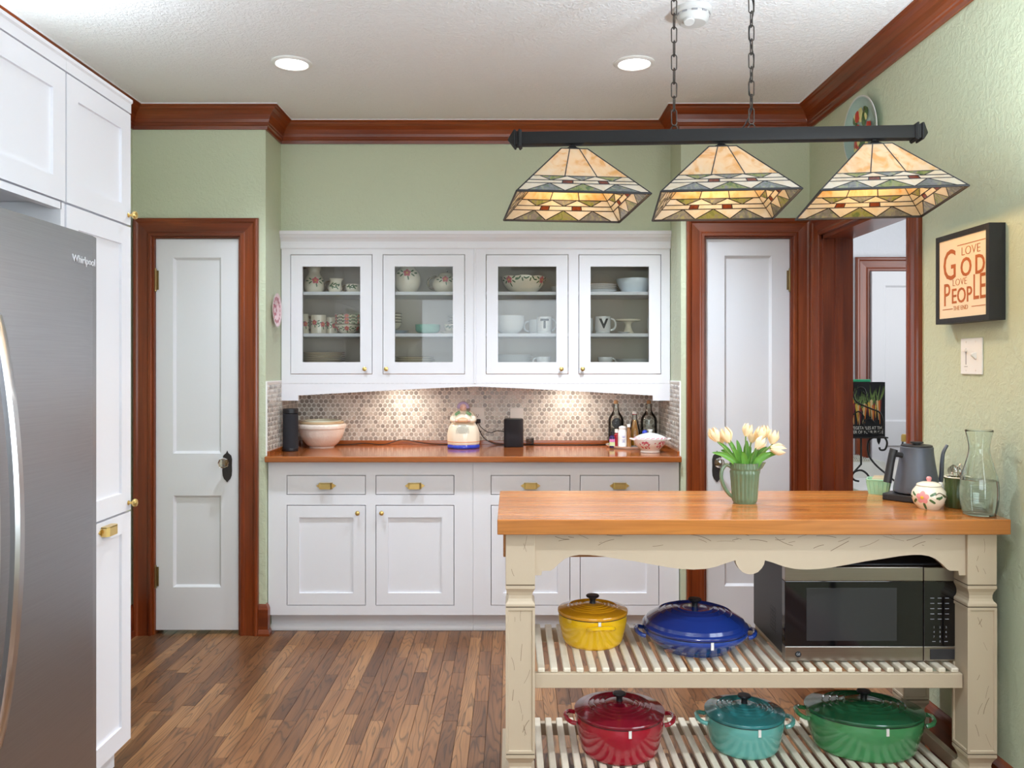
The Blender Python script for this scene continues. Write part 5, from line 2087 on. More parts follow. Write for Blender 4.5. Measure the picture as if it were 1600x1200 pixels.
for k in range(3):
    s2 = bx(-0.022, 0.024, -0.0008, 0.0008, 0.006, 0.058 + 0.003 * k)
    s2.transform(Matrix.Translation((0.002 * k, -0.012 + 0.012 * k, 0)) @ Matrix.Rotation(0.15 * k, 4, 'Z'))
    merge(sp_, s2)
solo('paper_packets', sp_, PAPER, 'white paper packets standing in the mint berry basket', 'paper packets', (mx_, my_, IT), rz=radians(-28))

# sugar bowl
x, y = isl(1451.5, 797, 0.036)
t = thing('sugar_bowl', 'cream lidded sugar bowl with a pink rose and pink lid knob', 'sugar bowl', (x, y, IT), radians(0))
SBP = crom([(0.033, 0.0), (0.036, 0.004), (0.046, 0.018), (0.0525, 0.038), (0.050, 0.055), (0.041, 0.068), (0.037, 0.073)], 5)
lp(t, 'body', lathe([(0, 0)] + SBP + [(0, 0.073)], 40), CERC)
L = lp(t, 'lid', lathe([(0, 0.088), (0.020, 0.086), (0.034, 0.081), (0.038, 0.077), (0.038, 0.074), (0, 0.074)], 36), CERC)
lp(L, 'lid_knob', lathe(crom([(0.0, 0.104), (0.006, 0.102), (0.0085, 0.096), (0.006, 0.089), (0.005, 0.086)], 4), 16), ROSEL)
roses(t, SBP, [(radians(-138), 0.040)], 0.019, petal=ROSEL)
vm = nb()
vv = []
for k in range(18):
    f = k / 17
    th = radians(-95 + 75 * f)
    z = 0.050 + 0.006 * sin(f * 8) - 0.030 * max(0, f - 0.6) / 0.4
    rr_ = r_at(SBP, z) + 0.0008
    vv.append((rr_ * cos(th), rr_ * sin(th), z))
tube(vv, 0.0014, vm, seg=6)
lp(t, 'vine_relief', vm, BROWNP)
lm = nb()
for th, z, r_ in ((-78, 0.040, 0.6), (-60, 0.046, -0.5), (-45, 0.030, 1.2), (-36, 0.050, 0.3), (-28, 0.026, 1.0)):
    patch(lm, SBP, radians(th), z, 0.009, 0.006, r_, tip=True)
lp(t, 'leaf_relief.vine', lm, LEAFP).name = 'leaf_relief'

# salt shaker behind the bowl
t = thing('salt_shaker', 'small white salt shaker standing behind the rose sugar bowl', 'shaker', (px(1470, 2.745), 2.745, IT))
lp(t, 'body', lathe([(0, 0), (0.012, 0), (0.013, 0.003), (0.011, 0.048), (0, 0.048)], 20), CERW)
lp(t, 'cap', lathe([(0, 0.0482), (0.010, 0.0482), (0.009, 0.070), (0.006, 0.076), (0, 0.077)], 20), PLASTICW)

# green crock of utensils
cx_, cy_ = px(1497, 2.70), 2.705
t = thing('utensil_crock', 'olive green ribbed crock holding metal utensils beside the carafe', 'crock', (cx_, cy_, IT))
CRP = [(0.034, 0.0), (0.037, 0.003), (0.0375, 0.050), (0.036, 0.090), (0.039, 0.098)]
lp(t, 'body', lathe(vessel(CRP, 0.004, 0.006), 72, mod=lambda a, r, z: r + (0.0012 * cos(a * 18) if r > 0.033 else 0)), CROCKG, angle=70)
lp(t, 'pale_rim', lathe([(0.039, 0.0982), (0.040, 0.100), (0.038, 0.102), (0.0345, 0.100)], 36), CERC)
for k, (a, ln, ti) in enumerate(((2.6, 0.130, 0.10), (3.6, 0.138, 0.12), (1.2, 0.128, 0.06), (4.6, 0.135, 0.02))):
    dv = Vector((cos(a) * 0.016, sin(a) * 0.016, 0))
    e = thing('serving_spoon' if k < 3 else 'small_whisk', ['metal spoon leaning to the kettle side of the olive crock', 'metal spoon leaning to the front of the olive crock', 'metal spoon standing at the back of the olive crock', 'small wire whisk standing in the olive crock'][k], 'utensil', (cx_ + dv.x * 0.4, cy_ + dv.y * 0.4, IT + 0.0065), group='metal utensils in the olive crock')
    lp(e, 'shaft', tube([(0, 0, 0), tuple(dv + Vector((0, 0, ln * 0.82)))], 0.0022, seg=8), STEELP)
    if k < 3:
        bw = lathe(crom([(0, 0.0), (0.012, 0.002), (0.014, 0.006)], 3), 16, sx=0.75)
        bw.transform(Matrix.Translation(dv + Vector((0, -0.004, ln * 0.88))) @ Matrix.Rotation(radians(80), 4, 'X') @ Matrix.Rotation(a, 4, 'Z'))
        lp(e, 'bowl', bw, STEELP)
    else:
        wr_ = nb()
        for q in range(5):
            pts = []
            for s in range(13):
                f = s / 12
                pts.append(tuple(dv + Vector((0.014 * sin(pi * f) * cos(q * pi / 5) * (1 if f < 2 else 1), 0.014 * sin(pi * f) * sin(q * pi / 5), ln * 0.70 + 0.045 * f))))
            tube(pts, 0.0007, wr_, seg=5)
            tube([tuple(2 * (dv + Vector((0, 0, p[2] - dv.z))) - Vector(p)) for p in pts], 0.0007, wr_, seg=5)
        lp(e, 'wires', wr_, STEELP)

# glass carafe with water
x, y = isl(1530, 808, 0.042)
t = thing('glass_carafe', 'clear glass carafe half full of water by the right wall', 'carafe', (x, y, IT))
CAP = crom([(0.044, 0.0), (0.047, 0.004), (0.053, 0.035), (0.0555, 0.075), (0.052, 0.115), (0.041, 0.155), (0.032, 0.188), (0.030, 0.210), (0.033, 0.232), (0.040, 0.262)], 6)
inner = [(r - 0.0022, max(z, 0.006)) for r, z in reversed(CAP)]
lp(t, 'glass_body', lathe([(0, 0)] + CAP + [(0.0395, 0.2635)] + inner + [(0, 0.006)], 56), CARAFE, angle=60)
wl = 0.108
wpf = [(r - 0.0021, max(z, 0.0058)) for r, z in CAP if z < wl] + [(r_at(CAP, wl) - 0.0021, wl)]
lp(t, 'water', lathe([(0, 0.0058)] + wpf + [(0, wl)], 56), WATER, angle=60)

# ------------------------------------------------------------------ things on the wooden counter
CZ = CTOP


def cyl_bm(r, z0, z1, bev=0.003, seg=36):
    return lathe([(0, z0), (r - bev, z0), (r, z0 + bev), (r, z1 - bev), (r - bev, z1), (0, z1)], seg)


t = thing('cylinder_speaker', 'tall black cylindrical smart speaker beside the stoneware bowls', 'speaker', (px(454, 4.535), 4.535, CZ))
lp(t, 'grille_body', cyl_bm(0.0415, 0.0, 0.205), BLACKFAB)
lp(t, 'control_ring', cyl_bm(0.0418, 0.2055, 0.233), BLACK)
lp(t, 'base_ring', lathe([(0.0416, 0.006), (0.0424, 0.007), (0.0424, 0.016), (0.0416, 0.017)], 36), BLACK)

# nested bowls
bxp, byp = px(503, 4.755), 4.755
R0 = 0.137
BW = crom([(0.070, 0.0), (0.072, 0.006), (0.090, 0.020), (0.115, 0.055), (0.128, 0.092), (0.131, 0.112)], 4)
t = thing('mixing_bowl', 'large embossed stoneware mixing bowl with a roped rim', 'bowl', (bxp, byp, CZ), group='nested mixing bowls on the counter')
lp(t, 'bowl_body', lathe(vessel(BW, 0.007, 0.008), 48), STONEW)
lp(t, 'rope_rim', lathe([(0.129, 0.106), (0.136, 0.110), (0.1385, 0.120), (0.137, 0.130), (0.131, 0.136), (0.125, 0.134), (0.124, 0.110)], 96, mod=lambda a, r, z: r + (0.0014 * sin(a * 30 + z * 300) if r > 0.13 else 0)), STONEW)
for i, (r, zt_, m, lab) in enumerate(((0.1215, 0.148, STONER, 'tan rimmed bowl nested inside the large stoneware bowl'), (0.108, 0.154, STONEIN, 'innermost pale green bowl of the nested stoneware bowls'))):
    b2 = thing('mixing_bowl', lab, 'bowl', (bxp, byp, CZ + 0.012 + 0.008 * i), group='nested mixing bowls on the counter')
    hh = zt_ - 0.012 - 0.008 * i
    prf = crom([(r * 0.50, 0.0), (r * 0.55, 0.004), (r * 0.78, hh * 0.35), (r * 0.94, hh * 0.75), (r, hh)], 4)
    lp(b2, 'bowl_body', lathe(vessel(prf, 0.006, 0.006), 48), STONEIN)
    lp(b2, 'bowl_rim', lathe([(r + 0.0004, hh - 0.012), (r + 0.003, hh - 0.008), (r + 0.003, hh), (r - 0.004, hh + 0.002), (r - 0.0065, hh)], 48), m)

# lady cookie jar
lx, ly = px(724, 4.70), 4.70
t = thing('lady_cookie_jar', 'cream ceramic cookie jar shaped as a lady carrying a pie', 'cookie jar', (lx, ly, CZ))
SK = crom([(0.088, 0.022), (0.091, 0.030), (0.092, 0.060), (0.089, 0.095), (0.080, 0.125), (0.066, 0.142), (0.060, 0.146)], 5)
fold = lambda a, r, z: r * (1 + 0.018 * cos(a * 9) * min(1, max(0, (0.15 - z) / 0.1)))
lp(t, 'skirt', lathe([(0, 0.022)] + SK + [(0, 0.146)], 72, mod=fold, sy=0.86), CERC, angle=70)
lp(t, 'blue_base', lathe([(0, 0), (0.088, 0), (0.092, 0.004), (0.091, 0.016), (0.087, 0.0225), (0, 0.0225)], 72, mod=lambda a, r, z: r * (1 + 0.018 * cos(a * 9)), sy=0.86), BLUEP, angle=70)
lp(t, 'orange_band', lathe([(0.0915, 0.037), (0.0928, 0.037), (0.0928, 0.0405), (0.0915, 0.0405)], 72, mod=lambda a, r, z: r * (1 + 0.018 * cos(a * 9)), sy=0.86), ORANGEP)
lt = nb()
for k in range(-5, 6):
    for s in (-1, 1):
        pts = []
        for j in range(7):
            f = j / 6
            z = 0.088 + 0.050 * f
            th = -pi / 2 + (k * 0.075) + s * (f - 0.5) * 0.42
            if abs(th + pi / 2) > 0.46:
                continue
            rr_ = r_at(SK, z) * (1 + 0.018 * cos(th * 9) * min(1, max(0, (0.15 - z) / 0.1))) + 0.0008
            pts.append((rr_ * cos(th), rr_ * sin(th) * 0.86, z))
        if len(pts) > 1:
            tube(pts, 0.0008, lt, seg=5)
lp(t, 'apron_lattice', lt, GREYP)
TO = crom([(0.058, 0.1465), (0.062, 0.152), (0.058, 0.170), (0.047, 0.190), (0.034, 0.204), (0.020, 0.212), (0.014, 0.216)], 4)
L = lp(t, 'lid_torso', lathe([(0, 0.1465)] + TO + [(0, 0.217)], 40, sy=0.78), CERC)
for s in (-1, 1):
    shp = tube(crom([(s * 0.036, -0.004, 0.202), (s * 0.050, -0.012, 0.188), (s * 0.060, -0.030, 0.168), (s * 0.056, -0.050, 0.160), (s * 0.040, -0.060, 0.160)], 4), [0.011 + 0.004 * sin(k / 16 * pi) for k in range(17)], seg=10)
    lp(L, 'sleeve', shp, CERC)
for s in (-1, 1):
    lp(L, 'green_shawl', tube(crom([(s * 0.018, -0.026, 0.206), (s * 0.032, -0.024, 0.198), (s * 0.046, -0.014, 0.186), (s * 0.050, -0.004, 0.178)], 4), 0.009, seg=8), MATS.get('green_shawl_glaze') or plain('green_shawl_glaze', sr(130, 182, 140), 0.25, coat=0.3))
for s in (-1, 1):
    tmp = lathe(crom([(0, -0.009), (0.008, -0.005), (0.009, 0.003), (0, 0.009)], 3), 12)
    tmp.transform(Matrix.Translation((s * 0.036, -0.064, 0.160)))
    lp(L, 'hand', tmp, SKIN)
pie = lathe([(0, 0.150), (0.030, 0.150), (0.038, 0.158), (0.038, 0.161), (0.030, 0.167), (0.012, 0.176), (0, 0.178)], 28, sy=0.5)
pie.transform(Matrix.Translation((0, -0.056, 0)))
lp(L, 'pie', pie, plain('pie_crust_glaze', sr(226, 184, 146), 0.3, coat=0.2))
hd_ = lathe(crom([(0.0, 0.211), (0.010, 0.212), (0.018, 0.221), (0.020, 0.233), (0.017, 0.246), (0.009, 0.252), (0, 0.254)], 4), 24)
hd_.transform(Matrix.Translation((0, -0.012, 0)))
L2 = lp(L, 'head', hd_, SKIN)
bn = nb()
for a in range(13):
    th = pi * a / 12
    tmp = lathe(crom([(0, -0.010), (0.009, -0.005), (0.009, 0.005), (0, 0.010)], 2), 8)
    merge(bn, tmp, Matrix.Translation((0.026 * cos(th), -0.016, 0.232 + 0.024 * sin(th))))
tmp = lathe(crom([(0.0, 0.222), (0.018, 0.224), (0.025, 0.240), (0.018, 0.258), (0, 0.264)], 3), 20)
merge(bn, tmp, Matrix.Translation((0, 0.006, 0)))
lp(L, 'bonnet', bn, LILAC)
fc = nb()
for ex in (-0.008, 0.008):
    merge(fc, lathe([(0, -0.0018), (0.002, 0), (0, 0.0018)], 8), Matrix.Translation((ex, -0.0295, 0.240)))
lp(L, 'eyes', fc, BLUEP)
ch = nb()
for ex, ez, rr_ in ((-0.011, 0.230, 0.004), (0.011, 0.230, 0.004), (0.0, 0.225, 0.003)):
    merge(ch, lathe([(0, -rr_), (rr_, 0), (0, rr_)], 10), Matrix.Translation((ex, -0.0275, ez)))
merge(ch, lathe([(0, -0.003), (0.0028, 0), (0, 0.003)], 8), Matrix.Translation((0, -0.0315, 0.2345)))
lp(L, 'cheeks_and_mouth', ch, ROSEL)

# short black speaker
sxp, syp = px(802.5, 4.785), 4.785
t = thing('short_speaker', 'short black rounded square smart speaker near the outlet', 'speaker', (sxp, syp, CZ))
sqm = lambda a, r, z: r / ((abs(cos(a)) ** 4 + abs(sin(a)) ** 4) ** 0.25) if r > 0.01 else r
lp(t, 'grille_body', lathe([(0, 0), (0.053, 0), (0.0565, 0.004), (0.0565, 0.154), (0.0545, 0.158), (0, 0.158)], 48, mod=sqm), BLACKFAB, angle=50)
lp(t, 'top_plate', lathe([(0, 0.1582), (0.052, 0.1582), (0.052, 0.161), (0, 0.161)], 48, mod=sqm), BLACK)

# cables
def cpt(u, v, d):
    return (px(u, d), d, pz(v, d))


def cab(label, pts, r=0.0025):
    b = tube(crom(pts, 6), r, seg=7)
    solo('power_cable', b, RUBBER, label, 'cable', smooth=True, group='black cables on the counter')


zc_ = CZ + 0.0028
cab('thin black cable running along the backsplash from the bowls to the cookie jar', [(px(520, 4.84), 4.86, zc_), (px(550, 4.86), 4.87, zc_ + 0.001), (px(568, 4.87), 4.885, zc_ + 0.006), (px(600, 4.87), 4.87, zc_), (px(628, 4.88), 4.893, zc_ + 0.026), (px(662, 4.87), 4.885, zc_ + 0.006), (px(690, 4.87), 4.87, zc_), (px(712, 4.87), 4.86, zc_)])
plug = [cpt(748, 658, 4.905), cpt(747, 659, 4.885), cpt(752, 668, 4.88), cpt(765, 676, 4.88), (px(778, 4.88), 4.885, 1.01), (px(792, 4.88), 4.88, 1.0), (px(802, 4.87), 4.865, 1.0)]
cab('black cable from the outlet to the short black speaker', plug)
cab('black cable looping from the outlet down to the counter', [cpt(745, 659, 4.906), cpt(744, 661, 4.88), cpt(749, 672, 4.875), cpt(756, 684, 4.87), (px(770, 4.86), 4.868, zc_ + 0.008), (px(790, 4.87), 4.872, zc_), (px(826, 4.87), 4.86, zc_), (px(850, 4.86), 4.85, zc_), (px(900, 4.85), 4.84, zc_), (px(935, 4.84), 4.85, zc_), (px(950, 4.86), 4.885, zc_)], 0.003)
coil = []
for k in range(50):
    a = k * 0.55
    coil.append((px(828, 4.86) + 0.022 * cos(a), 4.845 + 0.018 * sin(a), zc_ + 0.004 + 0.0007 * k))
cab('coiled bundle of black cable beside the short black speaker', coil, 0.0024)
b = box(nb(), px(744.5, 4.9), px(751, 4.9), 4.894, 4.9075, pz(661, 4.9), pz(655, 4.9), bev=0.003)
solo('cable_plug', b, RUBBER, 'black plug pushed into the double outlet', 'plug')

# tray with bottles
tx_, ty_ = px(989, 4.745), 4.745
t = thing('round_tray', 'round grey white tray carrying the bottles', 'tray', (tx_, ty_, CZ))
lp(t, 'tray_dish', lathe([(0, 0.008), (0.140, 0.008), (0.152, 0.016), (0.156, 0.016), (0.154, 0.011), (0.142, 0.0), (0, 0.0)], 48), CERW)
TZ = CZ + 0.0082


def bottle(name, label, x, y, prof, mat, liquid=None, level=0.0, group='bottles on the round tray'):
    t = thing(name, label, 'bottle', (x, y, TZ), group=group)
    pr = crom(prof, 4)
    if liquid:
        inn = [(r - 0.0025, max(z, 0.005)) for r, z in reversed(pr)]
        lp(t, 'glass', lathe([(0, 0)] + pr + inn + [(0, 0.005)], 32), mat)
        wpf = [(max(r - 0.0028, 0.001), max(z, 0.0052)) for r, z in pr if z < level] + [(r_at(pr, level) - 0.0028, level)]
        lp(t, 'liquid', lathe([(0, 0.0052)] + wpf + [(0, level)], 32), liquid)
    else:
        lp(t, 'glass', lathe([(0, 0)] + pr + [(0, pr[-1][1])], 32), mat)
    return t, pr


def swing_top(t, zt_, r, red=True, stopper=None):
    s = lp(t, 'stopper', lathe([(0, zt_ + 0.001), (r * 1.0, zt_ + 0.001), (r * 1.15, zt_ + 0.008), (r * 0.9, zt_ + 0.017), (0, zt_ + 0.019)], 18), stopper or CERW)
    lp(s, 'seal', lathe([(0, zt_ - 0.003), (r * 1.05, zt_ - 0.003), (r * 1.05, zt_ + 0.001), (0, zt_ + 0.001)], 18), REDL if red else CORK)
    wb2 = nb()
    for sg in (-1, 1):
        tube(crom([(sg * r * 0.9, 0, zt_ + 0.010), (sg * r * 1.8, 0, zt_ + 0.004), (sg * r * 2.0, -0.002, zt_ - 0.014), (sg * r * 1.3, -0.003, zt_ - 0.030)], 4), 0.0013, wb2, seg=6)
    lp(t, 'wire_bail', wb2, STEELP)


JUG = [(0.036, 0), (0.043, 0.004), (0.045, 0.030), (0.045, 0.130), (0.040, 0.160), (0.024, 0.185), (0.016, 0.205), (0.015, 0.238)]
t, pr = bottle('glass_jug', 'clear jug bottle with a black oval label behind the small bottles', px(962.5, 4.815), 4.815, JUG, CLEAR, DARKLIQ, 0.10)
ob = nb()
patch(ob, pr, -pi / 2, 0.128, 0.030, 0.030, n=20)
lp(t, 'black_label', ob, BLACK)
swing_top(t, 0.240, 0.012, False, CORK)
t, pr = bottle('glass_jug', 'empty clear jug bottle with a wire bail in the tray corner by the side tile', px(1013.5, 4.82), 4.815, [(r * 1.06, z * 1.0) for r, z in JUG], CLEAR, AMBERL, 0.055)
swing_top(t, 0.240, 0.012, False, CORK)
t, pr = bottle('syrup_bottle', 'tall amber syrup bottle with a red and white swing top', px(991.5, 4.735), 4.735, [(0.034, 0), (0.0375, 0.004), (0.0375, 0.055), (0.032, 0.090), (0.022, 0.125), (0.0145, 0.155), (0.013, 0.180)], CLEAR, AMBERL, 0.150)
swing_top(t, 0.182, 0.0125)
t, pr = bottle('vanilla_bottle', 'small violet bottle with a pink and green label', px(956.5, 4.665), 4.665, [(0.0145, 0), (0.0155, 0.003), (0.0155, 0.052), (0.011, 0.062), (0.0095, 0.068)], VIOLETB)
lp(t, 'cap', cyl_bm(0.0115, 0.0685, 0.090, 0.001), BLACK)
lp(t, 'label_pink', lathe([(0.0158, 0.030), (0.0160, 0.030), (0.0160, 0.046), (0.0158, 0.046)], 28), LABELP)
lp(t, 'label_green', lathe([(0.0158, 0.008), (0.0160, 0.008), (0.0160, 0.0295), (0.0158, 0.0295)], 28), LABELG)
t, pr = bottle('red_bottle', 'small red bottle with a white cap', px(963.5, 4.70), 4.70, [(0.0135, 0), (0.0145, 0.003), (0.0145, 0.060), (0.010, 0.072), (0.009, 0.078)], REDL)
lp(t, 'cap', cyl_bm(0.011, 0.0785, 0.098, 0.001), PLASTICW)
t, pr = bottle('white_jar', 'white ceramic jar with a printed label on the round tray', px(972.5, 4.668), 4.668, [(0.020, 0), (0.025, 0.004), (0.026, 0.040), (0.024, 0.080), (0.019, 0.098), (0.019, 0.104)], CERW)
lp(t, 'lid', lathe([(0, 0.1045), (0.020, 0.1045), (0.021, 0.108), (0.019, 0.116), (0.006, 0.120), (0, 0.121)], 24), CERW)
lbm = nb()
for zz, w in ((0.062, 0.012), (0.056, 0.009), (0.042, 0.011), (0.036, 0.006), (0.030, 0.010)):
    patch(lbm, pr, -pi / 2 + 0.15, zz, w, 0.0012, n=8)
lp(t, 'label_print', lbm, BLUEP)
t, pr = bottle('brown_bottle', 'slim tan bottle with a wire cap between the white jar and the syrup bottle', px(982.5, 4.655), 4.655, [(0.011, 0), (0.0125, 0.003), (0.0125, 0.075), (0.009, 0.098), (0.008, 0.112)], plain('tan_bottle', sr(176, 120, 66), 0.15, trans=0.3))
lp(t, 'cap', cyl_bm(0.010, 0.1125, 0.130, 0.002), CERW)
t, pr = bottle('blue_jar', 'small jar with a cobalt blue ball lid behind the tureen', px(1007.5, 4.685), 4.685, [(0.014, 0), (0.016, 0.003), (0.016, 0.060), (0.012, 0.068)], CERW)
lp(t, 'ball_lid', lathe(crom([(0, 0.0685), (0.010, 0.0685), (0.0155, 0.080), (0.011, 0.092), (0, 0.096)], 4), 20), BLUEP)

# tureen
ux, uy = px(1016, 4.455), 4.455
t = thing('tureen', 'white and red transferware tureen with lid at the end of the counter', 'tureen', (ux, uy, CZ))
TP = crom([(0.050, 0.0), (0.053, 0.003), (0.050, 0.012), (0.058, 0.022), (0.078, 0.042), (0.090, 0.066), (0.092, 0.074)], 5)
lp(t, 'bowl_body', lathe([(0, 0)] + TP + [(0, 0.074)], 48, sy=0.80), CERW)
LPp = crom([(0.094, 0.0755), (0.088, 0.080), (0.066, 0.092), (0.040, 0.101), (0.016, 0.106)], 4)
L = lp(t, 'lid', lathe([(0, 0.0745), (0.094, 0.0745)] + LPp + [(0, 0.1065)], 48, sy=0.80), CERW)
kn = lathe(crom([(0.010, 0.105), (0.009, 0.112), (0.014, 0.121), (0.018, 0.124), (0.0, 0.122)], 3), 20)
lp(L, 'lid_knob', kn, CERW)
for sg in (-1, 1):
    lp(t, 'handle', tube(crom([(sg * 0.086, -0.022, 0.070), (sg * 0.104, -0.016, 0.074), (sg * 0.108, 0, 0.075), (sg * 0.104, 0.016, 0.074), (sg * 0.086, 0.022, 0.070)], 4), 0.0045, seg=8), CERW)
rm = nb()
rq = random.Random(4)
for k in range(46):
    th = -pi / 2 + rq.gauss(-0.55 if k % 2 else 0.65, 0.26)
    patch(rm, TP, th, rq.uniform(0.026, 0.062), rq.uniform(0.004, 0.009), rq.uniform(0.0015, 0.004), rq.uniform(0, 3), n=7, sy=0.80)
lp(t, 'red_print', rm, REDP)
rl = nb()
for k in range(60):
    th = 2 * pi * k / 60
    patch(rl, LPp, th, 0.0795 + 0.0025 * sin(k * 2.1), 0.0055, 0.0022, 0.4, n=6, sy=0.80)
lp(L, 'red_print', rl, REDP)

# ------------------------------------------------------------------ dishes behind the glass doors
S1, S2, S3 = 1.807, 1.575, FL          # top shelf, middle shelf, cabinet floor
CY = 4.735


def plate_bm(r, h=0.016):
    return lathe([(0, 0.0), (r * 0.58, 0.0), (r * 0.62, 0.003), (r * 0.97, h - 0.002), (r, h), (r * 0.96, h), (r * 0.62, 0.0065), (r * 0.56, 0.004), (0, 0.004)], 40)


def plate_stack(u, z, r, n, body, rim, what, y=CY, step=0.0085, h=0.016, first=None):
    src = None
    for k in range(n):
        lab = '%s, %s of its stack' % (what, ORD[n - 1 - k])
        loc = (px(u, y), y, z + k * step)
        if src is None:
            t = thing('dinner_plate', lab, 'plate', loc, group=what + 's')
            lp(t, 'plate_body', plate_bm(r, h), body)
            if rim:
                lp(t, 'rim_band', lathe([(r * 0.985, h - 0.001), (r + 0.001, h - 0.001), (r + 0.001, h + 0.001), (r * 0.985, h + 0.001)], 40), rim)
            src = t
        else:
            copy_thing(src, loc, lab, rz=k * 0.7)


def bowl_stack(u, z, r, h, n, step, body, what, y=CY, rim=None, deco=False, foot=0.5):
    for k in range(n):
        lab = '%s, %s of its stack' % (what, ORD[n - 1 - k]) if n > 1 else what
        t = thing('bowl', lab, 'bowl', (px(u, y), y, z + k * step), group=(what + 's') if n > 1 else None)
        pr = crom([(r * foot, 0.0), (r * (foot + 0.03), 0.004), (r * 0.78, h * 0.30), (r * 0.95, h * 0.70), (r, h)], 4)
        lp(t, 'bowl_body', lathe(vessel(pr, 0.004, 0.005), 40), body)
        if rim:
            lp(t, 'rim_band', lathe([(r - 0.003, h), (r + 0.0008, h - 0.004), (r + 0.0008, h + 0.0006), (r - 0.003, h + 0.001)], 40), rim)
        if deco:
            roses(t, pr, [(-pi / 2 + 0.10 + 1.1 * q, h * (0.78 if k else 0.55)) for q in (-1, 0, 1)], 0.012)


def mug(u, z, r, h, what, y, body=CERW, letter=None, hang=0.0, deco=False, rz=0.0, hcol=None, group=None):
    t = thing('mug', what, 'mug', (px(u, y), y, z), rz, group=group)
    pr = [(r * 0.86, 0.0), (r * 0.95, 0.003), (r * 0.95, 0.010), (r * 0.90, 0.013), (r * 0.92, 0.016), (r * 0.99, 0.022), (r, h * 0.6), (r * 1.0, h)]
    if deco:
        pr = [(r * 0.92, 0.0), (r, 0.004), (r * 0.98, h * 0.5), (r * 0.96, h)]
    lp(t, 'mug_body', lathe(vessel(pr, 0.004, 0.006), 36), body)
    lp(t, 'handle', loop_handle(r * 0.95, h * 0.22, h * 0.88, 0.030, 0.0055, hang), hcol or body)
    if letter:
        fb = text_bm(letter, h * 0.74, 0.0006, 0.0030)
        for q in range(-12, 13):
            bmesh.ops.bisect_plane(fb, geom=fb.verts[:] + fb.edges[:] + fb.faces[:], plane_co=(q * 0.003, 0, 0), plane_no=(1, 0, 0))
        place(fb, (0, 0, h * 0.56), (1, 0, 0), (0, 0, 1))
        for v in fb.verts:
            v.co.y = -math.sqrt(max(1e-6, (r + 0.0004 - v.co.y) ** 2 - v.co.x ** 2))
        for sx_, zz in ((0, 0),):
            pass
        lp(t, 'letter', fb, BLACK, False)
    if deco:
        roses(t, pr, [(-pi / 2 - 0.35, h * 0.6), (-pi / 2 + 0.75, h * 0.5)], 0.014)
    return t


# --- cabinet of rose dishes, first door
t = thing('rose_pitcher', 'cream rose patterned pitcher on the top shelf', 'pitcher', (px(491, CY), CY, S1))
RP = crom([(0.040, 0.0), (0.044, 0.004), (0.058, 0.030), (0.061, 0.055), (0.052, 0.088), (0.037, 0.112), (0.034, 0.130), (0.042, 0.160), (0.045, 0.170)], 5)
lp(t, 'body', lathe(vessel(RP, 0.004), 40), CERC)
lp(t, 'handle', loop_handle(0.045, 0.045, 0.150, 0.038, 0.006, pi), BROWNP)
roses(t, RP, [(-pi / 2 + 0.35, 0.072)], 0.018)
t = thing('rose_creamer', 'small cream creamer with vine leaves on the top shelf', 'creamer', (px(525, CY), CY - 0.02, S1))
CR = crom([(0.026, 0.0), (0.030, 0.004), (0.040, 0.022), (0.039, 0.040), (0.030, 0.062), (0.029, 0.072), (0.033, 0.084)], 4)
lp(t, 'body', lathe(vessel(CR, 0.0035), 36, mod=lambda a, r, z: r + max(0, cos(a - 0.0)) ** 6 * 0.016 * max(0, (z - 0.05) / 0.034)), CERC)
lp(t, 'handle', loop_handle(0.033, 0.020, 0.070, 0.026, 0.0045, pi), BROWNP)
lm = nb()
for k in range(9):
    patch(lm, CR, -pi / 2 - 0.5 + 0.16 * k, 0.040 + 0.012 * sin(k * 1.9), 0.011, 0.005, k * 0.9, tip=True)
lp(t, 'leaf_relief', lm, LEAFP)
t = thing('rose_cup', 'low cream cup with vine leaves on the top shelf', 'cup', (px(553, CY), CY - 0.02, S1))
CUP = crom([(0.026, 0.0), (0.030, 0.004), (0.041, 0.022), (0.042, 0.044), (0.040, 0.052)], 4)
lp(t, 'body', lathe(vessel(CUP, 0.0035), 36), CERC)
lp(t, 'handle', loop_handle(0.040, 0.014, 0.046, 0.024, 0.004, pi), BROWNP)
lm = nb()
for k in range(8):
    patch(lm, CUP, -pi / 2 - 0.6 + 0.16 * k, 0.036 + 0.006 * sin(k * 1.9), 0.010, 0.005, k * 0.9, tip=True)
lp(t, 'leaf_relief', lm, LEAFP)
mug(471.5, S2, 0.042, 0.113, 'cream rose mug at the side end of the middle shelf', CY - 0.03, CERC, None, 0.0, True, hcol=BROWNP)
mug(498, S2, 0.045, 0.108, 'cream rose mug with a brown handle beside the stacked bowls', CY - 0.02, CERC, None, pi, True, hcol=BROWNP)
mug(517, S2, 0.040, 0.100, 'cream rose mug half hidden behind the stacked bowls', CY + 0.06, CERC, None, pi * 0.8, True, hcol=BROWNP)
bowl_stack(543.5, S2, 0.072, 0.056, 4, 0.0185, CERC, 'rose patterned bowl on the middle shelf', CY - 0.02, BROWNP, True)
plate_stack(504, S3, 0.128, 7, CERC, BROWNP, 'rose rimmed dinner plate', CY, 0.0115, 0.018)

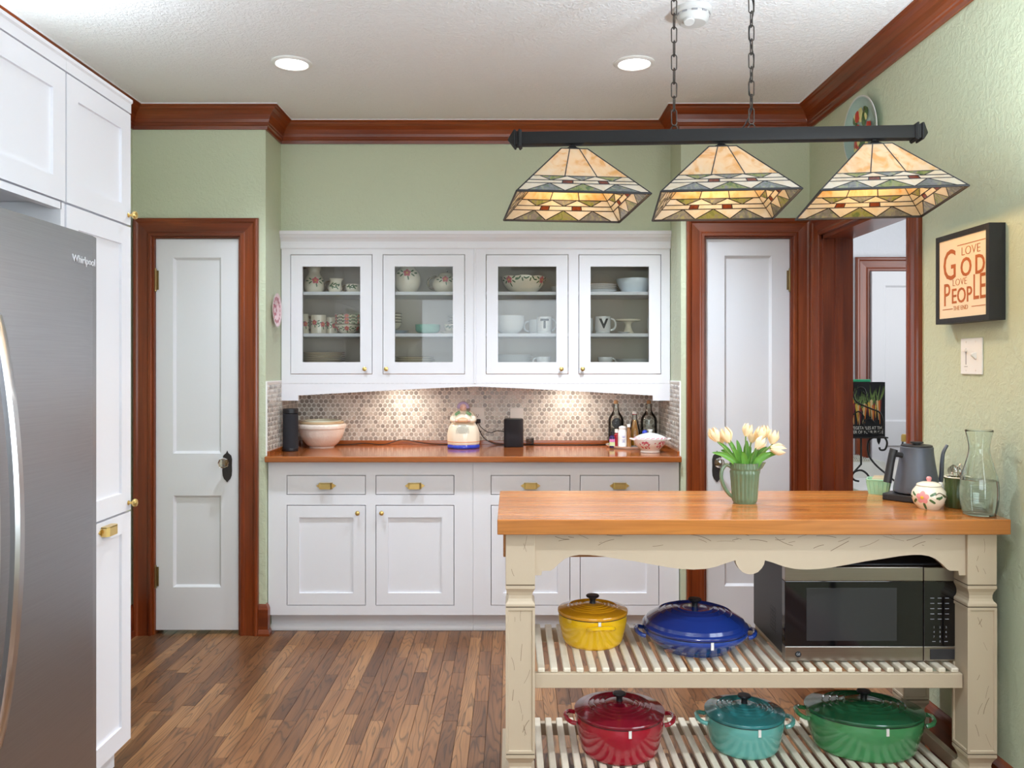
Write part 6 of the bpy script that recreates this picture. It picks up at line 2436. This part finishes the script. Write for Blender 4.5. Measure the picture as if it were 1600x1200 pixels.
# --- second door
t = thing('rose_vase', 'round cream vase with a large pink rose on the top shelf', 'vase', (px(636.5, CY), CY, S1))
VP = crom([(0.038, 0.0), (0.042, 0.004), (0.068, 0.040), (0.076, 0.080), (0.068, 0.118), (0.045, 0.146), (0.040, 0.156), (0.045, 0.166)], 5)
lp(t, 'body', lathe(vessel(VP, 0.004), 44), CERC)
roses(t, VP, [(-pi / 2 + 0.10, 0.114)], 0.020)
t = thing('rose_teapot', 'cream teapot with rose pattern and brown handle on the top shelf', 'teapot', (px(697, CY), CY, S1))
TPp = crom([(0.045, 0.0), (0.048, 0.004), (0.072, 0.030), (0.078, 0.055), (0.068, 0.085), (0.048, 0.102), (0.044, 0.106)], 5)
lp(t, 'body', lathe([(0, 0)] + TPp + [(0, 0.106)], 44), CERC)
L = lp(t, 'lid', lathe([(0, 0.124), (0.02, 0.122), (0.040, 0.114), (0.046, 0.1065), (0, 0.1065)], 36), CERC)
lp(L, 'lid_knob', loop_handle(0.0, 0.122, 0.142, 0.010, 0.003, 0.6), BROWNP)
lp(t, 'handle', loop_handle(0.062, 0.026, 0.098, 0.046, 0.0065, pi, r1=0.055), BROWNP)
lp(t, 'spout', tube(crom([(0.066, 0, 0.035), (0.090, 0, 0.050), (0.098, 0, 0.080), (0.112, 0, 0.100)], 4), [0.014, 0.0135, 0.013, 0.0125, 0.012, 0.0115, 0.011, 0.0105, 0.010, 0.0095, 0.009, 0.0085, 0.008], seg=12), CERC)
roses(t, TPp, [(-pi / 2 + 0.02, 0.078)], 0.017)
bowl_stack(607, S2 + 0.019, 0.076, 0.050, 4, 0.0165, CERC, 'cream bowl over the pale blue plates', CY, BROWNP)
plate_stack(612, S2, 0.098, 2, CERBLUE, None, 'pale blue plate under the cream bowls', CY, 0.008, 0.012)
bowl_stack(668.5, S2, 0.072, 0.028, 4, 0.0088, CERMINT, 'shallow mint green bowl on the middle shelf', CY - 0.01)
t = thing('saucer', 'cream saucer under the rose teacup', 'saucer', (px(706, CY), CY - 0.05, S2))
lp(t, 'saucer_body', plate_bm(0.068, 0.014), CERC)
t = thing('rose_cup', 'cream teacup with green leaves standing on a saucer', 'cup', (px(706, CY), CY - 0.05, S2 + 0.0045))
CUP2 = crom([(0.020, 0.0), (0.024, 0.004), (0.038, 0.026), (0.041, 0.050)], 4)
lp(t, 'body', lathe(vessel(CUP2, 0.003), 36), CERC)
lp(t, 'handle', loop_handle(0.038, 0.014, 0.044, 0.02, 0.004, 0.6), BROWNP)
lm = nb()
for k in range(7):
    patch(lm, CUP2, -pi / 2 - 0.6 + 0.18 * k, 0.034 + 0.005 * sin(k * 1.9), 0.009, 0.005, k * 0.9, tip=True)
lp(t, 'leaf_relief', lm, LEAFP)
plate_stack(718, S2, 0.068, 7, CERC, BROWNP, 'small cream plate piled behind the teacup', 4.82, 0.0155, 0.017)
plate_stack(648, S3, 0.115, 5, CERC, BROWNP, 'cream side plate with brown edge', CY, 0.0108, 0.018)

# --- third door
t = thing('rose_serving_bowl', 'large scalloped cream serving bowl with roses around the rim', 'bowl', (px(818, CY), CY, S1))
SBW = crom([(0.062, 0.0), (0.068, 0.005), (0.100, 0.030), (0.122, 0.062), (0.129, 0.090)], 5)
scal = lambda a, r, z: r
b = lathe(vessel(SBW, 0.005), 96)
for v in b.verts:
    a = math.atan2(v.co.y, v.co.x)
    v.co.z *= 1 + 0.07 * abs(cos(a * 4)) * max(0, v.co.z / 0.09)
lp(t, 'bowl_body', b, CERC, angle=60)
roses(t, SBW, [(-pi / 2 - 0.72, 0.073), (-pi / 2 + 0.95, 0.073)], 0.019)
lm = nb()
for k in range(7):
    patch(lm, SBW, -pi / 2 - 0.30 + 0.12 * k, 0.078 + 0.006 * sin(k * 2.2), 0.011, 0.006, k * 0.9, tip=True)
lp(t, 'leaf_relief', lm, LEAFP)
plate_stack(884, S1, 0.085, 4, CERW, None, 'small white plate beside the scalloped serving bowl', CY, 0.008, 0.016)
bowl_stack(796, S2, 0.088, 0.072, 3, 0.016, CERW, 'white nested bowl on the middle shelf', CY - 0.01)
mug(850.5, S2, 0.0435, 0.096, 'white mug lettered T on the middle shelf', CY - 0.06, CERW, 'T', 0.35)
mug(838, S2, 0.0435, 0.088, 'plain white mug behind the mug lettered T', CY + 0.08, CERW, None, pi)
plate_stack(801, S3, 0.118, 7, CERW, None, 'white dinner plate below the nested bowls', CY, 0.0095, 0.018)
t = thing('teacup', 'small white teacup below the mug lettered T', 'cup', (px(849, CY), CY - 0.02, S3))
lp(t, 'body', lathe(vessel(crom([(0.022, 0), (0.026, 0.004), (0.038, 0.030), (0.042, 0.062)], 4), 0.003), 36), CERW)
lp(t, 'handle', loop_handle(0.039, 0.018, 0.054, 0.02, 0.004, pi), CERW)

# --- fourth door
plate_stack(936, S1, 0.105, 4, CERW, BROWNP, 'thin rimmed white plate beside the deep bowl', CY, 0.0105, 0.020)
bowl_stack(991, S1, 0.105, 0.082, 1, 0, CERBLUE, 'deep white bowl on the top shelf of the mug cabinet', CY - 0.01, foot=0.62)
mug(942, S2, 0.0445, 0.098, 'white mug lettered V on the middle shelf', CY - 0.05, CERW, 'V', 0.0)
mug(915, S2, 0.0425, 0.090, 'plain white mug half hidden beside the mug lettered V', CY - 0.01, CERW, None, pi)
t = thing('cake_stand', 'small footed cream cake stand on the middle shelf', 'cake stand', (px(982, CY), CY + 0.01, S2))
lp(t, 'stand_body', lathe(crom([(0.036, 0.0), (0.037, 0.004), (0.030, 0.014), (0.018, 0.040), (0.018, 0.060), (0.030, 0.070)], 4) + [(0.072, 0.076), (0.075, 0.084), (0.072, 0.086), (0.068, 0.080), (0, 0.079)], 40), CERC)
t = thing('small_dish', 'small flat white dish in front of the cake stand', 'dish', (px(971, CY), CY - 0.10, S2))
lp(t, 'dish_body', plate_bm(0.036, 0.009), CERW)
mug(1023, S2, 0.042, 0.094, 'plain white mug past the cake stand', CY - 0.04, CERW, None, 0.0)
t = thing('teacup', 'small white teacup below the mug lettered V', 'cup', (px(945, CY), CY - 0.02, S3))
lp(t, 'body', lathe(vessel(crom([(0.022, 0), (0.026, 0.004), (0.038, 0.030), (0.042, 0.060)], 4), 0.003), 36), CERW)
lp(t, 'handle', loop_handle(0.039, 0.018, 0.052, 0.02, 0.004, 0.0), CERW)
plate_stack(989, S3, 0.110, 5, CERW, None, 'white platter below the cake stand', CY, 0.0085, 0.016)

# ------------------------------------------------------------------ hall desk seen through the doorway
DZ = 0.775
t = thing('hall_desk', 'white desk in the hall beyond the doorway', 'desk', (2.15, 4.45, 0))
wp(t, 'desk_top', bx(1.73, 2.60, 4.12, 4.85, DZ - 0.03, DZ, bev=0.003), WHITE)
for xx in (1.75, 2.54):
    for yy in (4.14, 4.79):
        wp(t, 'leg', bx(xx, xx + 0.04, yy, yy + 0.04, 0.001, DZ - 0.03), WHITE)

# iron easel with cookbook
EY = 4.32
bx0_, bx1_ = px(1383, EY) - 0.215, px(1383, EY)
bz0_, bz1_ = pz(682, EY), pz(597, EY)
t = thing('cookbook', 'black cookbook with a carrot cover standing on the iron easel', 'book', ((bx0_ + bx1_) / 2, EY, bz0_))
ck = wp(t, 'cover', bx(bx0_, bx1_, EY, EY + 0.003, bz0_, bz1_), BOOKBLK)
wp(t, 'back_cover', bx(bx0_, bx1_, EY + 0.025, EY + 0.028, bz0_, bz1_), BOOKBLK)
wp(t, 'pages', bx(bx0_ + 0.003, bx1_ - 0.004, EY + 0.003, EY + 0.025, bz0_ + 0.004, bz1_ - 0.004), PAGES)
tb = nb()
for s, v in (('PUT VEGETABLES AT THE', 0.038), ('CENTER OF YOUR PLATE', 0.016)):
    w = text_bm(s, 0.023, 0.0003, 0.0)
    merge(tb, place(w, ((bx0_ + bx1_) / 2 - 0.004, EY - 0.0006, bz0_ + v + 0.006), (1, 0, 0), (0, 0, 1), 0.78, 1.0))
wp(ck, 'title', tb, PLASTICW)
cr = random.Random(8)
ccols = [plain('carrot_orange', sr(214, 120, 50), 0.5), plain('carrot_purple', sr(120, 44, 52), 0.5), plain('carrot_yellow', sr(216, 178, 74), 0.5), plain('carrot_pale', sr(220, 196, 150), 0.5)]
gm = nb()
cms = [nb() for _ in ccols]
for k in range(22):
    ux_ = bx0_ + 0.012 + (bx1_ - bx0_ - 0.03) * (k + cr.random() * 0.6) / 22
    zt_ = bz0_ + 0.165 + cr.uniform(-0.02, 0.03)
    zl = bz0_ + 0.058 + cr.uniform(0.0, 0.05)
    sl_ = cr.uniform(-0.012, 0.012)
    w = cr.uniform(0.004, 0.007)
    b = cms[k % 4]
    prism([(ux_ - w, zt_), (ux_ + sl_ - 0.0008, zl), (ux_ + sl_ + 0.0008, zl), (ux_ + w, zt_), (ux_, zt_ + 0.006)], lambda u, v, d: (u, EY - d, v), 0.0, 0.0006 + 0.00005 * k, b)
    for q in range(3):
        dx_ = cr.uniform(-0.028, 0.028)
        hh = cr.uniform(0.04, 0.085)
        zz = min(zt_ + hh, bz1_ - 0.012)
        prism([(ux_ - 0.0012, zt_), (ux_ + 0.0012, zt_), (ux_ + dx_ * 0.6 + 0.0016, (zt_ + zz) / 2), (ux_ + dx_, zz), (ux_ + dx_ * 0.6 - 0.0016, (zt_ + zz) / 2)], lambda u, v, d: (u, EY - d, v), 0.0, 0.0005 + 0.00004 * q, gm)
for b, m in zip(cms, ccols):
    wp(ck, 'carrot_print', b, m)
wp(ck, 'carrot_leaf_print', gm, plain('carrot_leaf', sr(122, 150, 86), 0.5))
solo('green_cloth', box(nb(), bx0_ + 0.02, px(1362, EY), EY + 0.008, EY + 0.030, bz1_ + 0.0005, bz1_ + 0.014, bev=0.005), EMERALD, 'emerald green cloth lying along the top of the cookbook', 'cloth')

t = thing('iron_easel', 'black wrought iron scroll easel carrying the cookbook', 'easel', (px(1352, EY), EY, DZ))


def E(u, v, dy=0.0):
    d = EY + dy
    return (px(u, d), d, pz(v, d))


def spiral(cu, cv, r0, r1, a0, a1, n=22, dy=-0.03):
    return [E(cu + (r0 + (r1 - r0) * k / n) * cos(radians(a0 + (a1 - a0) * k / n)), cv - (r0 + (r1 - r0) * k / n) * sin(radians(a0 + (a1 - a0) * k / n)), dy) for k in range(n + 1)]


rod = 0.0052
wp(t, 'front_scroll', tube(crom([E(1348, 612, -0.02), E(1353, 616, -0.02), E(1350, 607, -0.02), E(1341, 606, -0.02), E(1334, 616, -0.02), E(1338, 627, -0.02), E(1350, 634, -0.02), E(1362, 639, -0.02), E(1375, 645, -0.02), E(1380, 660, -0.02), E(1376, 674, -0.02), E(1363, 678, -0.02), E(1352, 671, -0.02), E(1350, 659, -0.02), E(1358, 654, -0.02), E(1366, 660, -0.02)], 5), rod * 0.8, seg=8), IRON, True)
wp(t, 'front_scroll', tube(crom([E(1331, 650, -0.018), E(1341, 643, -0.018), E(1349, 650, -0.018), E(1346, 660, -0.018)], 5), rod * 0.7, seg=8), IRON, True)
wp(t, 'ledge', bx(bx0_ - 0.005, bx1_ + 0.004, EY - 0.03, EY + 0.04, bz0_ - 0.008, bz0_ - 0.0005, bev=0.002), IRON)
wp(t, 'leg_scroll', tube(crom([E(1374, 699, 0), E(1376, 703, 0), E(1383, 702, 0), E(1386, 692, 0), E(1382, 684, 0), E(1371, 682.5, 0), E(1360, 686, 0), E(1356, 696, 0), E(1358, 712, 0), E(1368, 726, 0), E(1384, 740, 0), E(1396, 750, 0)] + [(px(1404, EY), EY, DZ + 0.005)], 5), rod, seg=8), IRON, True)
wp(t, 'foot_scroll', tube(crom([E(1342, 752, -0.01), E(1335, 750, -0.01), E(1331, 744, -0.01), E(1336, 737, -0.01), E(1346, 735, -0.01), E(1355, 741, -0.01), E(1361, 752, -0.01)] + [(px(1364, EY), EY - 0.01, DZ + 0.005)], 5), rod, seg=8), IRON, True)
wp(t, 'back_rod', tube([(px(1350, EY), EY + 0.036, bz1_ - 0.06), (px(1350, EY), EY + 0.036, DZ + 0.10), (px(1350, EY), EY + 0.20, DZ + 0.004)], rod, seg=8), IRON, True)
wp(t, 'leg_collar', tube([E(1384, 740, 0), E(1389, 744.5, 0)], 0.009, seg=10), IRON, True)
lf = prism([(0, 0.03), (0.010, 0.016), (0.007, 0.0), (0, -0.014), (-0.007, 0.0), (-0.010, 0.016)], lambda u, v, d: (px(1371, EY) + u, EY - 0.012 - d, pz(690, EY) + v), 0.0, 0.006)
wp(t, 'iron_leaf', lf, IRON)

# papers on the desk
PYY = 4.56
t = thing('file_box', 'white file box on the hall desk', 'box', ((px(1300, PYY) + px(1384, PYY)) / 2, PYY + 0.1, DZ))
x0, x1 = px(1306, PYY), px(1384, PYY)
fbx = nb()
zt2 = pz(722, PYY)
for (a, b, c, d) in ((x0, x1, PYY, PYY + 0.004), (x0, x1, PYY + 0.196, PYY + 0.2), (x0, x0 + 0.004, PYY + 0.004, PYY + 0.196), (x1 - 0.004, x1, PYY + 0.004, PYY + 0.196)):
    box(fbx, a, b, c, d, DZ, zt2)
box(fbx, x0 + 0.004, x1 - 0.004, PYY + 0.004, PYY + 0.196, DZ, DZ + 0.004)
wp(t, 'box_walls', fbx, PLASTICW)
wp(t, 'grey_label', bx(px(1338, PYY), px(1356, PYY), PYY - 0.0015, PYY - 0.0002, pz(763, PYY), pz(749, PYY)), DARKBRONZE)
for k in range(4):
    sp = thing('notebook', ['spiral notebook standing at the front of the file box', 'spiral notebook second in the file box', 'spiral notebook third in the file box', 'spiral notebook at the back of the file box'][k], 'notebook', (px(1340, PYY), PYY + 0.02 + 0.03 * k, DZ + 0.0045), group='notebooks in the file box')
    xa, xb = x0 + 0.02, px(1362, PYY) - 0.006 * k
    y_ = PYY + 0.02 + 0.03 * k
    zt3 = zt2 + 0.012 + 0.004 * k
    wp(sp, 'sheets', bx(xa, xb, y_, y_ + 0.012, DZ + 0.005, zt3), PAGES)
    rg_ = nb()
    for q in range(14):
        xq = xa + 0.008 + q * (xb - xa - 0.016) / 13
        tube([(xq, y_ + 0.006 + 0.009 * cos(2 * pi * s / 8), zt3 - 0.001 + 0.007 * sin(2 * pi * s / 8)) for s in range(8)], 0.0011, rg_, seg=5, closed=True)
    wp(sp, 'spiral_binding', rg_, LETTER, True)
# small spiral book upright
PY2 = 4.40
t = thing('spiral_book', 'upright white spiral bound book beside the iron easel leg', 'notebook', (px(1400, PY2), PY2, DZ))
wp(t, 'sheets', bx(px(1393, PY2), px(1425, PY2) + 0.02, PY2, PY2 + 0.02, DZ + 0.0005, pz(719, PY2)), PAGES)
wp(t, 'cover', bx(px(1392, PY2), px(1425, PY2) + 0.022, PY2 - 0.002, PY2 - 0.0003, DZ + 0.0005, pz(718, PY2)), PLASTICW)
rg_ = nb()
for q in range(12):
    zq = pz(749 - q * 2.4, PY2)
    tube([(px(1392, PY2) + 0.008 * cos(2 * pi * s / 8), PY2 + 0.008 + 0.012 * sin(2 * pi * s / 8), zq) for s in range(8)], 0.0014, rg_, seg=5, closed=True)
wp(t, 'spiral_binding', rg_, IRON, True)
# jar with gold lid
jy = 4.52
t = thing('glass_jar', 'glass jar with a gold lid on the hall desk', 'jar', (px(1419, jy), jy, DZ))
jt = pz(690, jy) - DZ
JP = crom([(0.034, 0), (0.038, 0.004), (0.039, jt * 0.8), (0.033, jt * 0.95), (0.032, jt)], 4)
lp(t, 'glass', lathe([(0, 0)] + JP + [(r - 0.003, max(z, 0.005)) for r, z in reversed(JP)] + [(0, 0.005)], 32), CLEAR)
lp(t, 'lid', lathe([(0, jt + 0.0005), (0.034, jt + 0.0005), (0.0355, jt + 0.004), (0.0355, jt + 0.032), (0.031, jt + 0.040), (0, jt + 0.041)], 32), GOLDLID)
lp(t, 'contents', lathe([(0, 0.0052), (0.034, 0.0052), (0.0345, jt * 0.7), (0, jt * 0.7)], 28), PAGES)
